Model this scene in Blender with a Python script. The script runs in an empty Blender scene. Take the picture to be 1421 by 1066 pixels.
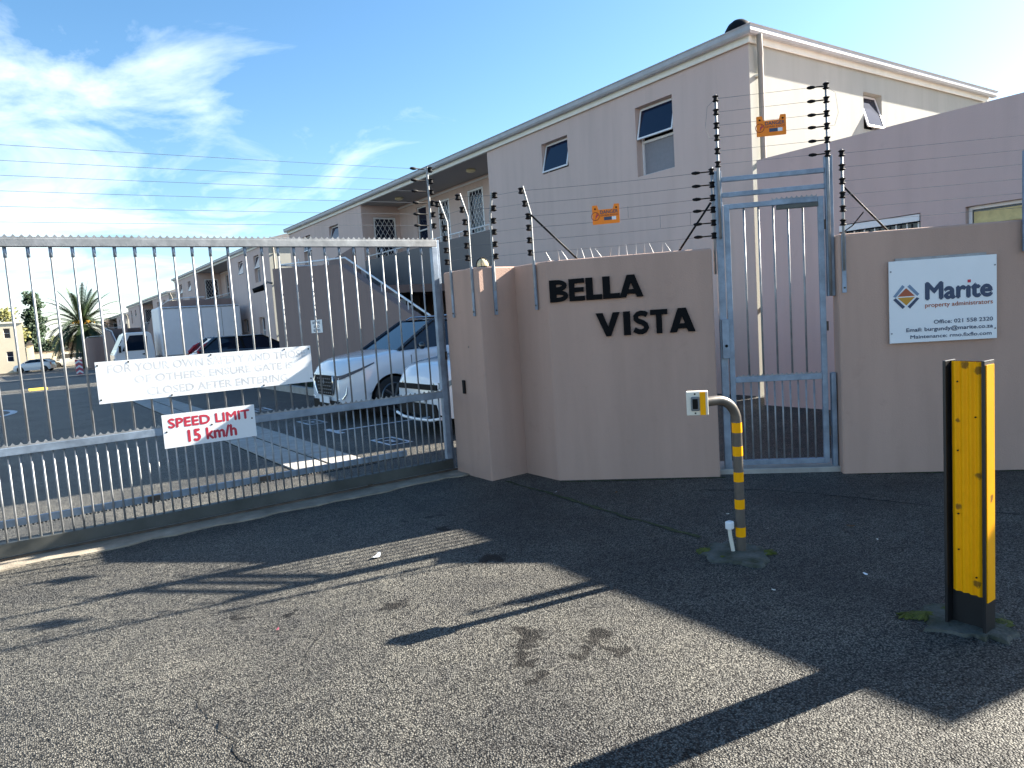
import bpy, math, random
from mathutils import Vector, Matrix
random.seed(7)
scene = bpy.context.scene
COL = scene.collection
R = math.radians

# ------------------------------------------------------------------ camera
cam = bpy.data.cameras.new('camera'); cam_o = bpy.data.objects.new('camera', cam); COL.objects.link(cam_o)
cam.sensor_fit = 'HORIZONTAL'; cam.sensor_width = 36.0; cam.lens = 1000.0 * 36.0 / 1421.0
cam.clip_start = 0.05; cam.clip_end = 3000
def camera_axes(pitch=5.3, roll=3.78, yaw=-34.4535):
    p, r, y = R(pitch), R(roll), R(yaw)
    F = Vector((0, math.cos(p), -math.sin(p))); Rt = Vector((1, 0, 0)); U = Rt.cross(F)
    R2 = math.cos(r) * Rt - math.sin(r) * U
    U2 = math.cos(r) * U + math.sin(r) * Rt
    M = Matrix.Rotation(y, 3, 'Z')
    return M @ R2, M @ U2, M @ F
cr, cu, cf = camera_axes()
M4 = Matrix((cr, cu, -cf)).transposed().to_4x4(); M4.translation = Vector((0, 0, 1.5))
cam_o.matrix_world = M4
scene.camera = cam_o

# ------------------------------------------------------------------ sun, sky, exposure
SUN_EL = 28.4
sd = Vector((1.0, -0.155, 0)).normalized()
sun_dir = Vector((sd.x * math.cos(R(SUN_EL)), sd.y * math.cos(R(SUN_EL)), math.sin(R(SUN_EL))))
sun = bpy.data.lights.new('sun', 'SUN'); sun.energy = 5.0; sun.angle = R(0.5); sun.color = (1.0, 0.92, 0.79)
sun_o = bpy.data.objects.new('sun', sun); COL.objects.link(sun_o)
sun_o.rotation_euler = (-sun_dir).to_track_quat('-Z', 'Y').to_euler()
sun_o.location = (20, -3, 25)
world = bpy.data.worlds.new('World'); scene.world = world; world.use_nodes = True
wt = world.node_tree; wt.nodes.clear()
def WN(t, **k):
    n = wt.nodes.new(t)
    for a, b in k.items(): setattr(n, a, b)
    return n
sky = WN('ShaderNodeTexSky', sky_type='NISHITA'); sky.sun_disc = False
sky.sun_elevation = R(SUN_EL); sky.sun_rotation = math.atan2(sd.x, sd.y)
sky.altitude = 0; sky.air_density = 1.0; sky.dust_density = 0.6; sky.ozone_density = 2.5
tc = WN('ShaderNodeTexCoord'); sep = WN('ShaderNodeSeparateXYZ'); wt.links.new(tc.outputs['Generated'], sep.inputs[0])
def WM(op, a, b=None, c=None):
    n = WN('ShaderNodeMath', operation=op)
    for i, v in enumerate((a, b, c)):
        if v is None: continue
        if isinstance(v, (int, float)): n.inputs[i].default_value = v
        else: wt.links.new(v, n.inputs[i])
    return n.outputs[0]
den = WM('ADD', WM('MAXIMUM', sep.outputs[2], 0.0), 0.12)
cx_ = WM('DIVIDE', sep.outputs[0], den); cy_ = WM('DIVIDE', sep.outputs[1], den)
comb = WN('ShaderNodeCombineXYZ'); wt.links.new(cx_, comb.inputs[0]); wt.links.new(cy_, comb.inputs[1])
nz = WN('ShaderNodeTexNoise'); nz.inputs['Scale'].default_value = 1.7; nz.inputs['Detail'].default_value = 8; nz.inputs['Roughness'].default_value = 0.58; nz.inputs['Distortion'].default_value = 0.9
mp = WN('ShaderNodeMapping'); mp.inputs['Scale'].default_value = (1.0, 0.75, 1); mp.inputs['Location'].default_value = (3.1, 1.7, 0); mp.inputs['Rotation'].default_value = (0, 0, R(25))
wt.links.new(comb.outputs[0], mp.inputs[0]); wt.links.new(mp.outputs[0], nz.inputs['Vector'])
# thin cloud everywhere except the part of the sky around the sun
bank = WM('MINIMUM', WM('MAXIMUM', WM('MULTIPLY_ADD', sep.outputs[0], -0.75, 0.23), -0.4), 0.15)
high = WM('MULTIPLY', WM('MAXIMUM', WM('SUBTRACT', sep.outputs[2], 0.26), 0.0), -1.5)   # the upper sky is clear
cov = WM('ADD', WM('ADD', nz.outputs['Fac'], bank), high)
ramp = WN('ShaderNodeValToRGB'); ramp.color_ramp.elements[0].position = 0.50; ramp.color_ramp.elements[1].position = 0.84
ramp.color_ramp.elements[0].color = (0, 0, 0, 1); ramp.color_ramp.elements[1].color = (0.68, 0.68, 0.68, 1)
wt.links.new(cov, ramp.inputs[0])
mix = WN('ShaderNodeMix', data_type='RGBA'); wt.links.new(ramp.outputs[0], mix.inputs['Factor'])
hs = WN('ShaderNodeHueSaturation'); hs.inputs['Saturation'].default_value = 1.18; hs.inputs['Value'].default_value = 1.0; hs.inputs['Hue'].default_value = 0.495
wt.links.new(sky.outputs[0], hs.inputs['Color']); wt.links.new(hs.outputs[0], mix.inputs['A']); mix.inputs['B'].default_value = (7.4, 7.9, 8.4, 1)
bg = WN('ShaderNodeBackground'); bg.inputs['Strength'].default_value = 0.05
wt.links.new(mix.outputs['Result'], bg.inputs['Color'])
wo = WN('ShaderNodeOutputWorld'); wt.links.new(bg.outputs[0], wo.inputs['Surface'])
scene.view_settings.view_transform = 'Standard'; scene.view_settings.look = 'None'
scene.view_settings.gamma = 1.0; scene.view_settings.use_curve_mapping = False
scene.view_settings.exposure = 2.34

# ------------------------------------------------------------------ materials
MATS = {}
def mat(name, col, rough=0.6, metal=0.0, var=0.0, vscale=3.0, bump=0.0, bscale=40.0, spec=0.5, coat=0.0, var2=None, detail=6, emit=None, streak=False):
    if name in MATS: return MATS[name]
    m = bpy.data.materials.new(name); m.use_nodes = True; t = m.node_tree
    p = t.nodes['Principled BSDF']; p.inputs['Roughness'].default_value = rough; p.inputs['Metallic'].default_value = metal
    p.inputs['Specular IOR Level'].default_value = spec; p.inputs['Coat Weight'].default_value = coat
    p.inputs['Base Color'].default_value = (*col, 1)
    if var or bump:
        g = t.nodes.new('ShaderNodeNewGeometry')
    if var:
        n = t.nodes.new('ShaderNodeTexNoise'); n.inputs['Scale'].default_value = vscale; n.inputs['Detail'].default_value = detail; n.inputs['Roughness'].default_value = 0.62
        if streak:
            mpn = t.nodes.new('ShaderNodeMapping'); mpn.inputs['Scale'].default_value = (1, 1, 0.16)
            t.links.new(g.outputs['Position'], mpn.inputs[0]); t.links.new(mpn.outputs[0], n.inputs['Vector'])
        else: t.links.new(g.outputs['Position'], n.inputs['Vector'])
        r = t.nodes.new('ShaderNodeValToRGB'); r.color_ramp.elements[0].position = 0.3; r.color_ramp.elements[1].position = 0.72
        c2 = var2 if var2 else tuple(min(1, c * (1 + var)) for c in col)
        r.color_ramp.elements[0].color = (*[c * (1 - var) for c in col], 1); r.color_ramp.elements[1].color = (*c2, 1)
        t.links.new(n.outputs['Fac'], r.inputs[0]); t.links.new(r.outputs[0], p.inputs['Base Color'])
        mr = t.nodes.new('ShaderNodeMapRange'); mr.inputs['To Min'].default_value = max(0.03, rough * 0.85); mr.inputs['To Max'].default_value = min(1, rough * 1.15)
        t.links.new(n.outputs['Fac'], mr.inputs[0]); t.links.new(mr.outputs[0], p.inputs['Roughness'])
    if bump:
        n2 = t.nodes.new('ShaderNodeTexNoise'); n2.inputs['Scale'].default_value = bscale; n2.inputs['Detail'].default_value = 4
        t.links.new(g.outputs['Position'], n2.inputs['Vector'])
        b = t.nodes.new('ShaderNodeBump'); b.inputs['Strength'].default_value = bump; b.inputs['Distance'].default_value = 0.01
        t.links.new(n2.outputs['Fac'], b.inputs['Height']); t.links.new(b.outputs[0], p.inputs['Normal'])
    if emit: p.inputs['Emission Color'].default_value = (*emit, 1); p.inputs['Emission Strength'].default_value = 1
    MATS[name] = m; return m

def weathered(m, dark=0.78, amount=0.28):
    """adds fine vertical rain streaks and a few pale worn patches to a plaster material"""
    t = m.node_tree; p = t.nodes['Principled BSDF']; src = p.inputs['Base Color'].links[0].from_socket
    g = t.nodes.new('ShaderNodeNewGeometry'); mpn = t.nodes.new('ShaderNodeMapping'); mpn.inputs['Scale'].default_value = (5, 5, 0.5); t.links.new(g.outputs['Position'], mpn.inputs[0])
    n = t.nodes.new('ShaderNodeTexNoise'); n.inputs['Scale'].default_value = 1.0; n.inputs['Detail'].default_value = 5; t.links.new(mpn.outputs[0], n.inputs['Vector'])
    r = t.nodes.new('ShaderNodeValToRGB'); e = r.color_ramp.elements; e[0].position = 0.32; e[1].position = 0.52; e[0].color = (dark, dark, dark*.98, 1); e[1].color = (1, 1, 1, 1); t.links.new(n.outputs['Fac'], r.inputs[0])
    n3 = t.nodes.new('ShaderNodeTexNoise'); n3.inputs['Scale'].default_value = 5; n3.inputs['Detail'].default_value = 9; n3.inputs['Roughness'].default_value = 0.75; t.links.new(g.outputs['Position'], n3.inputs['Vector'])
    r3 = t.nodes.new('ShaderNodeValToRGB'); e = r3.color_ramp.elements; e[0].position = 0.30; e[1].position = 0.42; e[0].color = (.82, .80, .80, 1); e[1].color = (1, 1, 1, 1); t.links.new(n3.outputs['Fac'], r3.inputs[0])
    x = t.nodes.new('ShaderNodeMix'); x.data_type = 'RGBA'; x.blend_type = 'MULTIPLY'; x.inputs['Factor'].default_value = amount; t.links.new(src, x.inputs['A']); t.links.new(r.outputs[0], x.inputs['B'])
    y = t.nodes.new('ShaderNodeMix'); y.data_type = 'RGBA'; y.blend_type = 'MULTIPLY'; y.inputs['Factor'].default_value = 0.4; t.links.new(x.outputs['Result'], y.inputs['A']); t.links.new(r3.outputs[0], y.inputs['B'])
    t.links.new(y.outputs['Result'], p.inputs['Base Color'])
def asphalt():
    m = bpy.data.materials.new('asphalt'); m.use_nodes = True; t = m.node_tree; L = t.links
    p = t.nodes['Principled BSDF']; p.inputs['Roughness'].default_value = 0.5; p.inputs['Specular IOR Level'].default_value = 0.16
    g = t.nodes.new('ShaderNodeNewGeometry'); P = g.outputs['Position']
    def noise(sc, det=4, rough=0.5):
        n = t.nodes.new('ShaderNodeTexNoise'); n.inputs['Scale'].default_value = sc; n.inputs['Detail'].default_value = det; n.inputs['Roughness'].default_value = rough
        L.new(P, n.inputs['Vector']); return n.outputs['Fac']
    def ramp(f, a, ca, b, cb):
        r = t.nodes.new('ShaderNodeValToRGB'); e = r.color_ramp.elements
        e[0].position = a; e[1].position = b; e[0].color = (*ca, 1); e[1].color = (*cb, 1); L.new(f, r.inputs[0]); return r.outputs[0]
    def mixc(mode, f, a, b):
        x = t.nodes.new('ShaderNodeMix'); x.data_type = 'RGBA'; x.blend_type = mode
        for k, v in (('Factor', f), ('A', a), ('B', b)):
            if isinstance(v, (int, float)): x.inputs[k].default_value = v
            elif isinstance(v, tuple): x.inputs[k].default_value = (*v, 1)
            else: L.new(v, x.inputs[k])
        return x.outputs['Result']
    v = t.nodes.new('ShaderNodeTexVoronoi'); v.inputs['Scale'].default_value = 140; L.new(P, v.inputs['Vector'])
    sp = t.nodes.new('ShaderNodeSeparateColor'); L.new(v.outputs['Color'], sp.inputs[0])
    stones = ramp(sp.outputs[0], 0.04, (0.016, 0.016, 0.017), 0.9, (0.25, 0.245, 0.225))
    gaps = ramp(v.outputs['Distance'], 0.30, (1, 1, 1), 0.70, (0.12, 0.12, 0.13))
    c = mixc('MULTIPLY', 0.85, stones, gaps)
    c = mixc('MULTIPLY', 1.0, c, ramp(noise(0.8, 7, 0.68), 0.30, (0.55, 0.56, 0.60), 0.70, (1.38, 1.36, 1.30)))
    c = mixc('MULTIPLY', 0.8, c, ramp(noise(7, 5, 0.7), 0.3, (0.7, 0.7, 0.72), 0.7, (1.2, 1.18, 1.12)))
    # oil stains with their own outlines
    stain = None
    wn = t.nodes.new('ShaderNodeTexNoise'); wn.inputs['Scale'].default_value = 9; wn.inputs['Detail'].default_value = 5; L.new(P, wn.inputs['Vector'])
    ws = t.nodes.new('ShaderNodeVectorMath'); ws.operation = 'MULTIPLY_ADD'; L.new(wn.outputs['Color'], ws.inputs[0]); ws.inputs[1].default_value = (.34, .34, 0); L.new(P, ws.inputs[2])
    wp = t.nodes.new('ShaderNodeVectorMath'); wp.operation = 'SUBTRACT'; L.new(ws.outputs[0], wp.inputs[0]); wp.inputs[1].default_value = (.17, .17, 0)
    for (x, y, rad) in ((1.84, 2.70, 0.10), (1.66, 2.36, 0.08), (2.08, 2.45, 0.10), (2.05, 2.32, 0.05), (1.95, 2.38, 0.05), (1.72, 2.52, 0.06), (1.78, 2.62, 0.05), (0.85, 3.95, 0.06), (2.35, 3.75, 0.1), (2.55, 4.9, 0.07), (2.3, 5.0, 0.05), (2.45, 4.6, 0.06), (1.05, 3.8, 0.04), (1.35, 1.45, 0.035), (1.7, 1.55, 0.04), (1.55, 3.5, 0.09)):
        d = t.nodes.new('ShaderNodeVectorMath'); d.operation = 'DISTANCE'; L.new(wp.outputs[0], d.inputs[0]); d.inputs[1].default_value = (x, y, 0)
        mr = t.nodes.new('ShaderNodeMapRange'); L.new(d.outputs['Value'], mr.inputs[0]); mr.inputs['From Min'].default_value = rad * 1.5; mr.inputs['From Max'].default_value = rad * 0.2
        if stain is None: stain = mr.outputs[0]
        else:
            mx = t.nodes.new('ShaderNodeMath'); mx.operation = 'MAXIMUM'; L.new(stain, mx.inputs[0]); L.new(mr.outputs[0], mx.inputs[1]); stain = mx.outputs[0]
    sn = t.nodes.new('ShaderNodeMath'); sn.operation = 'MULTIPLY'; L.new(stain, sn.inputs[0]); L.new(noise(26, 6, 0.75), sn.inputs[1])
    c = mixc('MULTIPLY', ramp(sn.outputs[0], 0.20, (0, 0, 0), 0.36, (0.95, 0.95, 0.95)), c, (0.14, 0.13, 0.13))
    L.new(c, p.inputs['Base Color'])
    # relief
    b1 = t.nodes.new('ShaderNodeBump'); b1.inputs['Strength'].default_value = 1.0; b1.inputs['Distance'].default_value = 0.009; b1.invert = True; L.new(v.outputs['Distance'], b1.inputs['Height'])
    b2 = t.nodes.new('ShaderNodeBump'); b2.inputs['Strength'].default_value = 0.6; b2.inputs['Distance'].default_value = 0.012; L.new(noise(42, 5, 0.65), b2.inputs['Height']); L.new(b1.outputs[0], b2.inputs['Normal'])
    L.new(b2.outputs[0], p.inputs['Normal'])
    return m
M_ASPH = asphalt()
M_WALL = mat('gate_wall_plaster', (0.47, 0.315, 0.25), 0.85, var=0.10, vscale=1.6, bump=0.25, bscale=90, streak=True)
M_BLD = mat('building_plaster', (0.615, 0.475, 0.42), 0.85, var=0.05, vscale=1.2, bump=0.2, bscale=70, streak=True)
M_GABLE = mat('gable_lit_plaster', (0.43, 0.43, 0.385), 0.85, var=0.08, vscale=1.4, bump=0.2, bscale=70, streak=True)  # same paint as the block walls; light on the gable put into its colour
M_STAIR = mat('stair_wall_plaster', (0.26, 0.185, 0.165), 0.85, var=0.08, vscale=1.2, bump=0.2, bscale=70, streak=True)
M_GREYW = mat('dark_grey_wall', (0.19, 0.17, 0.16), 0.85, var=0.08, vscale=1.2, bump=0.2, bscale=70, streak=True)  # darker grey than the block walls, on parapets and lower storey
M_PINK = mat('pink_plaster', (0.57, 0.43, 0.40), 0.85, var=0.05, vscale=1.3, bump=0.2, bscale=70, streak=True)
M_CREAM = mat('cream_plaster', (0.72, 0.64, 0.48), 0.85, var=0.06, vscale=0.8, bump=0.15, bscale=40)
M_TRIM = mat('white_trim', (0.80, 0.78, 0.69), 0.6, var=0.06, vscale=4, streak=True)
M_GUTTER = mat('gutter_paint', (0.40, 0.41, 0.42), 0.45, var=0.12, vscale=5)
M_PIPE = mat('downpipe_paint', (0.27, 0.25, 0.22), 0.6, var=0.15, vscale=5, streak=True)
M_ROOF = mat('dark_roof_tile', (0.07, 0.065, 0.065), 0.8, var=0.3, vscale=6, bump=0.3, bscale=20)
M_WFRAME = mat('window_frame_white', (0.78, 0.78, 0.78), 0.4)
M_GLASS = mat('window_glass', (0.006, 0.012, 0.035), 0.05, spec=0.45)
M_BLIND = mat('window_blind', (0.24, 0.24, 0.26), 0.8, var=0.08, vscale=20)
M_YBLIND = mat('yellow_blind', (0.62, 0.52, 0.25), 0.8, var=0.15, vscale=14)
M_SOFFIT = mat('soffit_board', (0.42, 0.41, 0.40), 0.8)
M_GALV = mat('galvanised_steel', (0.31, 0.32, 0.33), 0.55, metal=0.45, var=0.28, vscale=9, bump=0.1, bscale=60)
M_GALVB = mat('galvanised_blue_steel', (0.25, 0.31, 0.39), 0.5, metal=0.5, var=0.3, vscale=7, bump=0.1, bscale=60)
M_RUST = mat('rusty_steel', (0.12, 0.09, 0.07), 0.7, metal=0.3, var=0.4, vscale=8)
M_KICK = mat('weathered_dark_steel', (0.09, 0.095, 0.09), 0.55, metal=0.5, var=0.35, vscale=3)
M_BLACK = mat('black_plastic', (0.006, 0.006, 0.007), 0.6, spec=0.15)
M_LETTER = mat('black_letter_paint', (0.005, 0.005, 0.006), 0.8, spec=0.15, var=0.2, vscale=20)
M_WIRE = mat('fence_wire', (0.16, 0.17, 0.18), 0.5, metal=0.5)
M_SIGNW = mat('white_sign_sheet', (0.80, 0.82, 0.84), 0.35, var=0.03, vscale=3)
M_FADED = mat('faded_sign_print', (0.56, 0.57, 0.60), 0.5, var=0.2, vscale=4, var2=(0.76, 0.78, 0.80))
M_RED = mat('red_sign_print', (0.50, 0.03, 0.06), 0.45)
M_NAVY = mat('navy_sign_print', (0.035, 0.06, 0.12), 0.5)
M_SLATE = mat('slate_blue_print', (0.17, 0.26, 0.38), 0.5)
M_BROWNRED = mat('brick_red_print', (0.40, 0.09, 0.035), 0.5)
M_OCHRE = mat('ochre_print', (0.55, 0.27, 0.02), 0.5)
M_ORANGE = mat('orange_plastic', (1.0, 0.27, 0.03), 0.5, spec=0.2)
M_YEL = mat('yellow_reflective', (0.98, 0.42, 0.001), 0.5, spec=0.15, var=0.05, vscale=9)
M_YELP = mat('yellow_road_paint', (0.75, 0.5, 0.05), 0.7, var=0.2, vscale=5)
M_WPAINT = mat('white_road_paint', (0.55, 0.56, 0.58), 0.7, var=0.35, vscale=9)
M_BOLL = mat('black_bollard_paint', (0.012, 0.013, 0.015), 0.4, var=0.3, vscale=8)
M_POST = mat('brown_grey_post_paint', (0.13, 0.115, 0.10), 0.38, metal=0.3, var=0.15, vscale=12)
M_CREAMP = mat('cream_plastic', (0.72, 0.69, 0.60), 0.5)
M_GREYP = mat('grey_plastic', (0.16, 0.17, 0.18), 0.5)
M_CONC = mat('concrete', (0.36, 0.34, 0.31), 0.85, var=0.22, vscale=5, bump=0.4, bscale=60)
M_CONCD = mat('track_concrete', (0.27, 0.235, 0.185), 0.85, var=0.4, vscale=4, bump=0.5, bscale=50)
M_MOSS = mat('mossy_concrete', (0.052, 0.064, 0.008), 0.95, var=0.65, vscale=8, bump=1.0, bscale=60, var2=(0.13, 0.13, 0.12), detail=9)
M_MOSSG = mat('moss', (0.035, 0.045, 0.012), 0.95, var=0.5, vscale=20, bump=0.9, bscale=120)
M_CRACK = mat('crack_dirt', (0.010, 0.010, 0.010), 0.95)
M_SOIL = mat('dark_soil', (0.03, 0.028, 0.022), 0.95, var=0.4, vscale=6)
M_TYRE = mat('tyre_rubber', (0.012, 0.012, 0.013), 0.75)
M_RIM = mat('wheel_rim', (0.16, 0.165, 0.17), 0.3, metal=0.8)
M_CARW = mat('white_car_paint', (0.76, 0.78, 0.80), 0.22, coat=0.8)
M_CARD = mat('dark_car_paint', (0.012, 0.014, 0.018), 0.2, coat=0.8)
M_CARM = mat('maroon_car_paint', (0.05, 0.006, 0.012), 0.2, coat=0.8)
M_CARG = mat('car_glass', (0.006, 0.014, 0.03), 0.03, spec=0.4)
M_TAIL = mat('tail_lamp_red', (0.35, 0.01, 0.012), 0.2, coat=0.5)
M_HEAD = mat('headlamp_glass', (0.06, 0.08, 0.11), 0.08, coat=0.8)
M_CHROME = mat('chrome', (0.72, 0.73, 0.75), 0.12, metal=1.0)
M_TRUCK = mat('truck_body_white', (0.70, 0.73, 0.77), 0.4, var=0.06, vscale=1.2)
M_BARK = mat('palm_bark', (0.10, 0.075, 0.05), 0.95, var=0.35, vscale=6, bump=0.8, bscale=14)
M_FROND = mat('palm_frond', (0.035, 0.06, 0.022), 0.55, var=0.45, vscale=0.8)
M_PALMY = mat('palm_fruit_stalk', (0.42, 0.24, 0.03), 0.7)
M_LEAFD = mat('conifer_leaf', (0.022, 0.05, 0.02), 0.7, var=0.5, vscale=0.9)
M_LEAFO = mat('olive_leaf', (0.075, 0.09, 0.028), 0.7, var=0.5, vscale=0.7)
M_LEAFL = mat('light_leaf', (0.13, 0.13, 0.03), 0.7, var=0.4, vscale=0.8)
M_FENCEW = mat('brown_timber', (0.16, 0.11, 0.075), 0.85, var=0.3, vscale=5)
M_PINKP = mat('pink_red_print', (0.50, 0.10, 0.14), 0.5)
M_LAMP = mat('lamp_glass_cream', (0.75, 0.68, 0.42), 0.35)
M_DRYL = mat('dry_leaf', (0.14, 0.07, 0.025), 0.8)

def scuffs(m, spots, col=(0.10, 0.095, 0.09)):
    """dark scuff marks of their own shape at given points of a wall"""
    t = m.node_tree; p = t.nodes['Principled BSDF']; src = p.inputs['Base Color'].links[0].from_socket; L = t.links
    g = t.nodes.new('ShaderNodeNewGeometry'); acc = None
    for (x, y, z, rad) in spots:
        d = t.nodes.new('ShaderNodeVectorMath'); d.operation = 'DISTANCE'; L.new(g.outputs['Position'], d.inputs[0]); d.inputs[1].default_value = (x, y, z)
        mr = t.nodes.new('ShaderNodeMapRange'); L.new(d.outputs['Value'], mr.inputs[0]); mr.inputs['From Min'].default_value = rad; mr.inputs['From Max'].default_value = rad*.1
        if acc is None: acc = mr.outputs[0]
        else:
            mx = t.nodes.new('ShaderNodeMath'); mx.operation = 'MAXIMUM'; L.new(acc, mx.inputs[0]); L.new(mr.outputs[0], mx.inputs[1]); acc = mx.outputs[0]
    n = t.nodes.new('ShaderNodeTexNoise'); n.inputs['Scale'].default_value = 28; n.inputs['Detail'].default_value = 7; n.inputs['Roughness'].default_value = 0.7; L.new(g.outputs['Position'], n.inputs['Vector'])
    mu = t.nodes.new('ShaderNodeMath'); mu.operation = 'MULTIPLY'; L.new(acc, mu.inputs[0]); L.new(n.outputs['Fac'], mu.inputs[1])
    r = t.nodes.new('ShaderNodeValToRGB'); e = r.color_ramp.elements; e[0].position = 0.27; e[1].position = 0.40; e[0].color = (0, 0, 0, 1); e[1].color = (.75, .75, .75, 1); L.new(mu.outputs[0], r.inputs[0])
    x = t.nodes.new('ShaderNodeMix'); x.data_type = 'RGBA'; L.new(r.outputs[0], x.inputs['Factor']); L.new(src, x.inputs['A']); x.inputs['B'].default_value = (*col, 1); L.new(x.outputs['Result'], p.inputs['Base Color'])
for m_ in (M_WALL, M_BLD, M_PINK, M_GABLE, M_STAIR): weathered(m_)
weathered(M_YEL, 0.8, 0.3)
scuffs(M_WALL, [(4.05,4.95,.9,.03),(3.51,5.8,1.25,.03)])
scuffs(M_YEL, [(3.31,1.37,1.15,.04),(3.31,1.42,1.17,.04),(3.31,1.45,.93,.02),(3.31,1.37,.70,.04),(3.31,1.45,.55,.03),(3.31,1.38,.22,.04),(3.34,1.33,.6,.04)], (0.06, 0.04, 0.02))

# ------------------------------------------------------------------ helpers
def V(*a): return Vector(a)
X_, Y_, Z_ = V(1, 0, 0), V(0, 1, 0), V(0, 0, 1)
class Frame:
    def __init__(s, o, r, n, u=Z_): s.o, s.r, s.n, s.u = Vector(o), Vector(r).normalized(), Vector(n).normalized(), Vector(u)
    def p(s, a, b, c=0.0): return s.o + s.r * a + s.u * b + s.n * c
class MB:
    def __init__(s): s.v, s.f = [], []
    def add(s, vs, fs):
        k = len(s.v); s.v += [Vector(q) for q in vs]; s.f += [tuple(i + k for i in f) for f in fs]; return s
    def box(s, x0, x1, y0, y1, z0, z1):
        return s.add([(x0,y0,z0),(x1,y0,z0),(x1,y1,z0),(x0,y1,z0),(x0,y0,z1),(x1,y0,z1),(x1,y1,z1),(x0,y1,z1)],
                     [(0,3,2,1),(4,5,6,7),(0,1,5,4),(1,2,6,5),(2,3,7,6),(3,0,4,7)])
    def obox(s, F, a0, a1, b0, b1, c0, c1):
        # a right, b up, c outward normal
        P = [F.p(a,b,c) for b in (b0,b1) for a,c in ((a0,c1),(a1,c1),(a1,c0),(a0,c0))]
        return s.add(P, [(0,3,2,1),(4,5,6,7),(0,1,5,4),(1,2,6,5),(2,3,7,6),(3,0,4,7)])
    def prism(s, F, poly, c0, c1):
        n = len(poly); P = [F.p(a,b,c1) for a,b in poly] + [F.p(a,b,c0) for a,b in poly]
        return s.add(P, [tuple(range(n)), tuple(range(2*n-1, n-1, -1))] + [(i, i+n, (i+1)%n+n, (i+1)%n) for i in range(n)])
    def ext(s, poly, z0, z1):
        n = len(poly); P = [(x,y,z0) for x,y in poly] + [(x,y,z1) for x,y in poly]
        return s.add(P, [tuple(range(n-1,-1,-1)), tuple(range(n,2*n))] + [(i,(i+1)%n,(i+1)%n+n,i+n) for i in range(n)])
    def tube(s, pts, r, n=8, caps=True):
        pts = [Vector(p) for p in pts]; rr = r if isinstance(r, (list, tuple)) else [r]*len(pts)
        k = len(s.v); prev = None
        for i, p in enumerate(pts):
            d = (pts[min(i+1,len(pts)-1)] - pts[max(i-1,0)]).normalized()
            if prev is None: a = d.orthogonal().normalized()
            else: a = (prev - d*prev.dot(d)).normalized()
            prev = a; b = d.cross(a)
            for j in range(n):
                t = 2*math.pi*j/n; s.v.append(p + (a*math.cos(t) + b*math.sin(t))*rr[i])
        for i in range(len(pts)-1):
            for j in range(n):
                s.f.append((k+i*n+j, k+i*n+(j+1)%n, k+(i+1)*n+(j+1)%n, k+(i+1)*n+j))
        if caps:
            s.f.append(tuple(k+j for j in range(n-1,-1,-1))); e = k+(len(pts)-1)*n; s.f.append(tuple(e+j for j in range(n)))
        return s
    def ball(s, c, rx, ry=None, rz=None, n=10, m=6):
        ry = ry or rx; rz = rz or rx; c = Vector(c); k = len(s.v)
        for i in range(m+1):
            th = math.pi*i/m
            for j in range(n):
                ph = 2*math.pi*j/n; s.v.append(c + V(rx*math.sin(th)*math.cos(ph), ry*math.sin(th)*math.sin(ph), rz*math.cos(th)))
        for i in range(m):
            for j in range(n): s.f.append((k+i*n+j, k+(i+1)*n+j, k+(i+1)*n+(j+1)%n, k+i*n+(j+1)%n))
        return s
    def mesh(s, name, off=V(0,0,0), smooth=False):
        me = bpy.data.meshes.new(name); me.from_pydata([tuple(v-off) for v in s.v], [], s.f); me.validate(); me.update()
        if smooth:
            for p in me.polygons: p.use_smooth = True
        return me
BASE = {}
def wloc(o):
    return BASE.get(o.name, V(0,0,0)) if o else V(0,0,0)
def tag(o, label=None, cat=None, group=None, kind=None):
    if label: o['label'] = label
    if cat: o['category'] = cat
    if group: o['group'] = group
    if kind: o['kind'] = kind
    return o
def thing(name, label, cat, loc, group=None):
    o = bpy.data.objects.new(name, None); COL.objects.link(o); o.location = loc; o.empty_display_size = 0.2
    BASE[o.name] = Vector(loc); return tag(o, label, cat, group)
def part(name, mb, m, parent=None, smooth=False, bevel=0.0, at=None, seg=2):
    """mesh from world-space MB (or ready mesh when at is given) as a child"""
    off = wloc(parent)
    loc = None
    if isinstance(mb, MB):
        org = Vector(at) if at is not None else (off if parent else V(0,0,0))
        me = mb.mesh(name, org, smooth)
    else: me = mb; org = Vector(at) if at is not None else off
    if not me.materials: me.materials.append(m)
    o = bpy.data.objects.new(name, me); COL.objects.link(o)
    if parent: o.parent = parent
    o.location = org - off
    BASE[o.name] = Vector(org)
    if bevel:
        b = o.modifiers.new('bevel', 'BEVEL'); b.width = bevel; b.segments = seg; b.limit_method = 'ANGLE'; b.angle_limit = R(40)
    if smooth and len(me.polygons) > 20:
        try: me.set_sharp_from_angle(angle=R(42))
        except Exception: pass
    return o
def copy_part(src, parent, world_at):
    o = src.copy(); COL.objects.link(o); o.parent = parent; o.location = Vector(world_at) - wloc(parent); BASE[o.name] = Vector(world_at); return o
def struct(name, mb, m, **k):
    o = part(name, mb, m, None, **k); o['kind'] = 'structure'; return o
DG = None
def text_verts(body, bold=0.0, align='LEFT', spacing=1.0, line=1.0):
    c = bpy.data.curves.new('text', 'FONT'); c.body = body; c.size = 1.0; c.offset = bold; c.align_x = align; c.space_character = spacing; c.space_line = line
    c.resolution_u = 3
    o = bpy.data.objects.new('text', c); COL.objects.link(o)
    dg = bpy.context.evaluated_depsgraph_get(); dg.update()
    me = bpy.data.meshes.new_from_object(o.evaluated_get(dg))
    vs = [v.co.copy() for v in me.vertices]; fs = [tuple(p.vertices) for p in me.polygons]
    bpy.data.objects.remove(o); bpy.data.meshes.remove(me); bpy.data.curves.remove(c)
    return vs, fs
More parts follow.
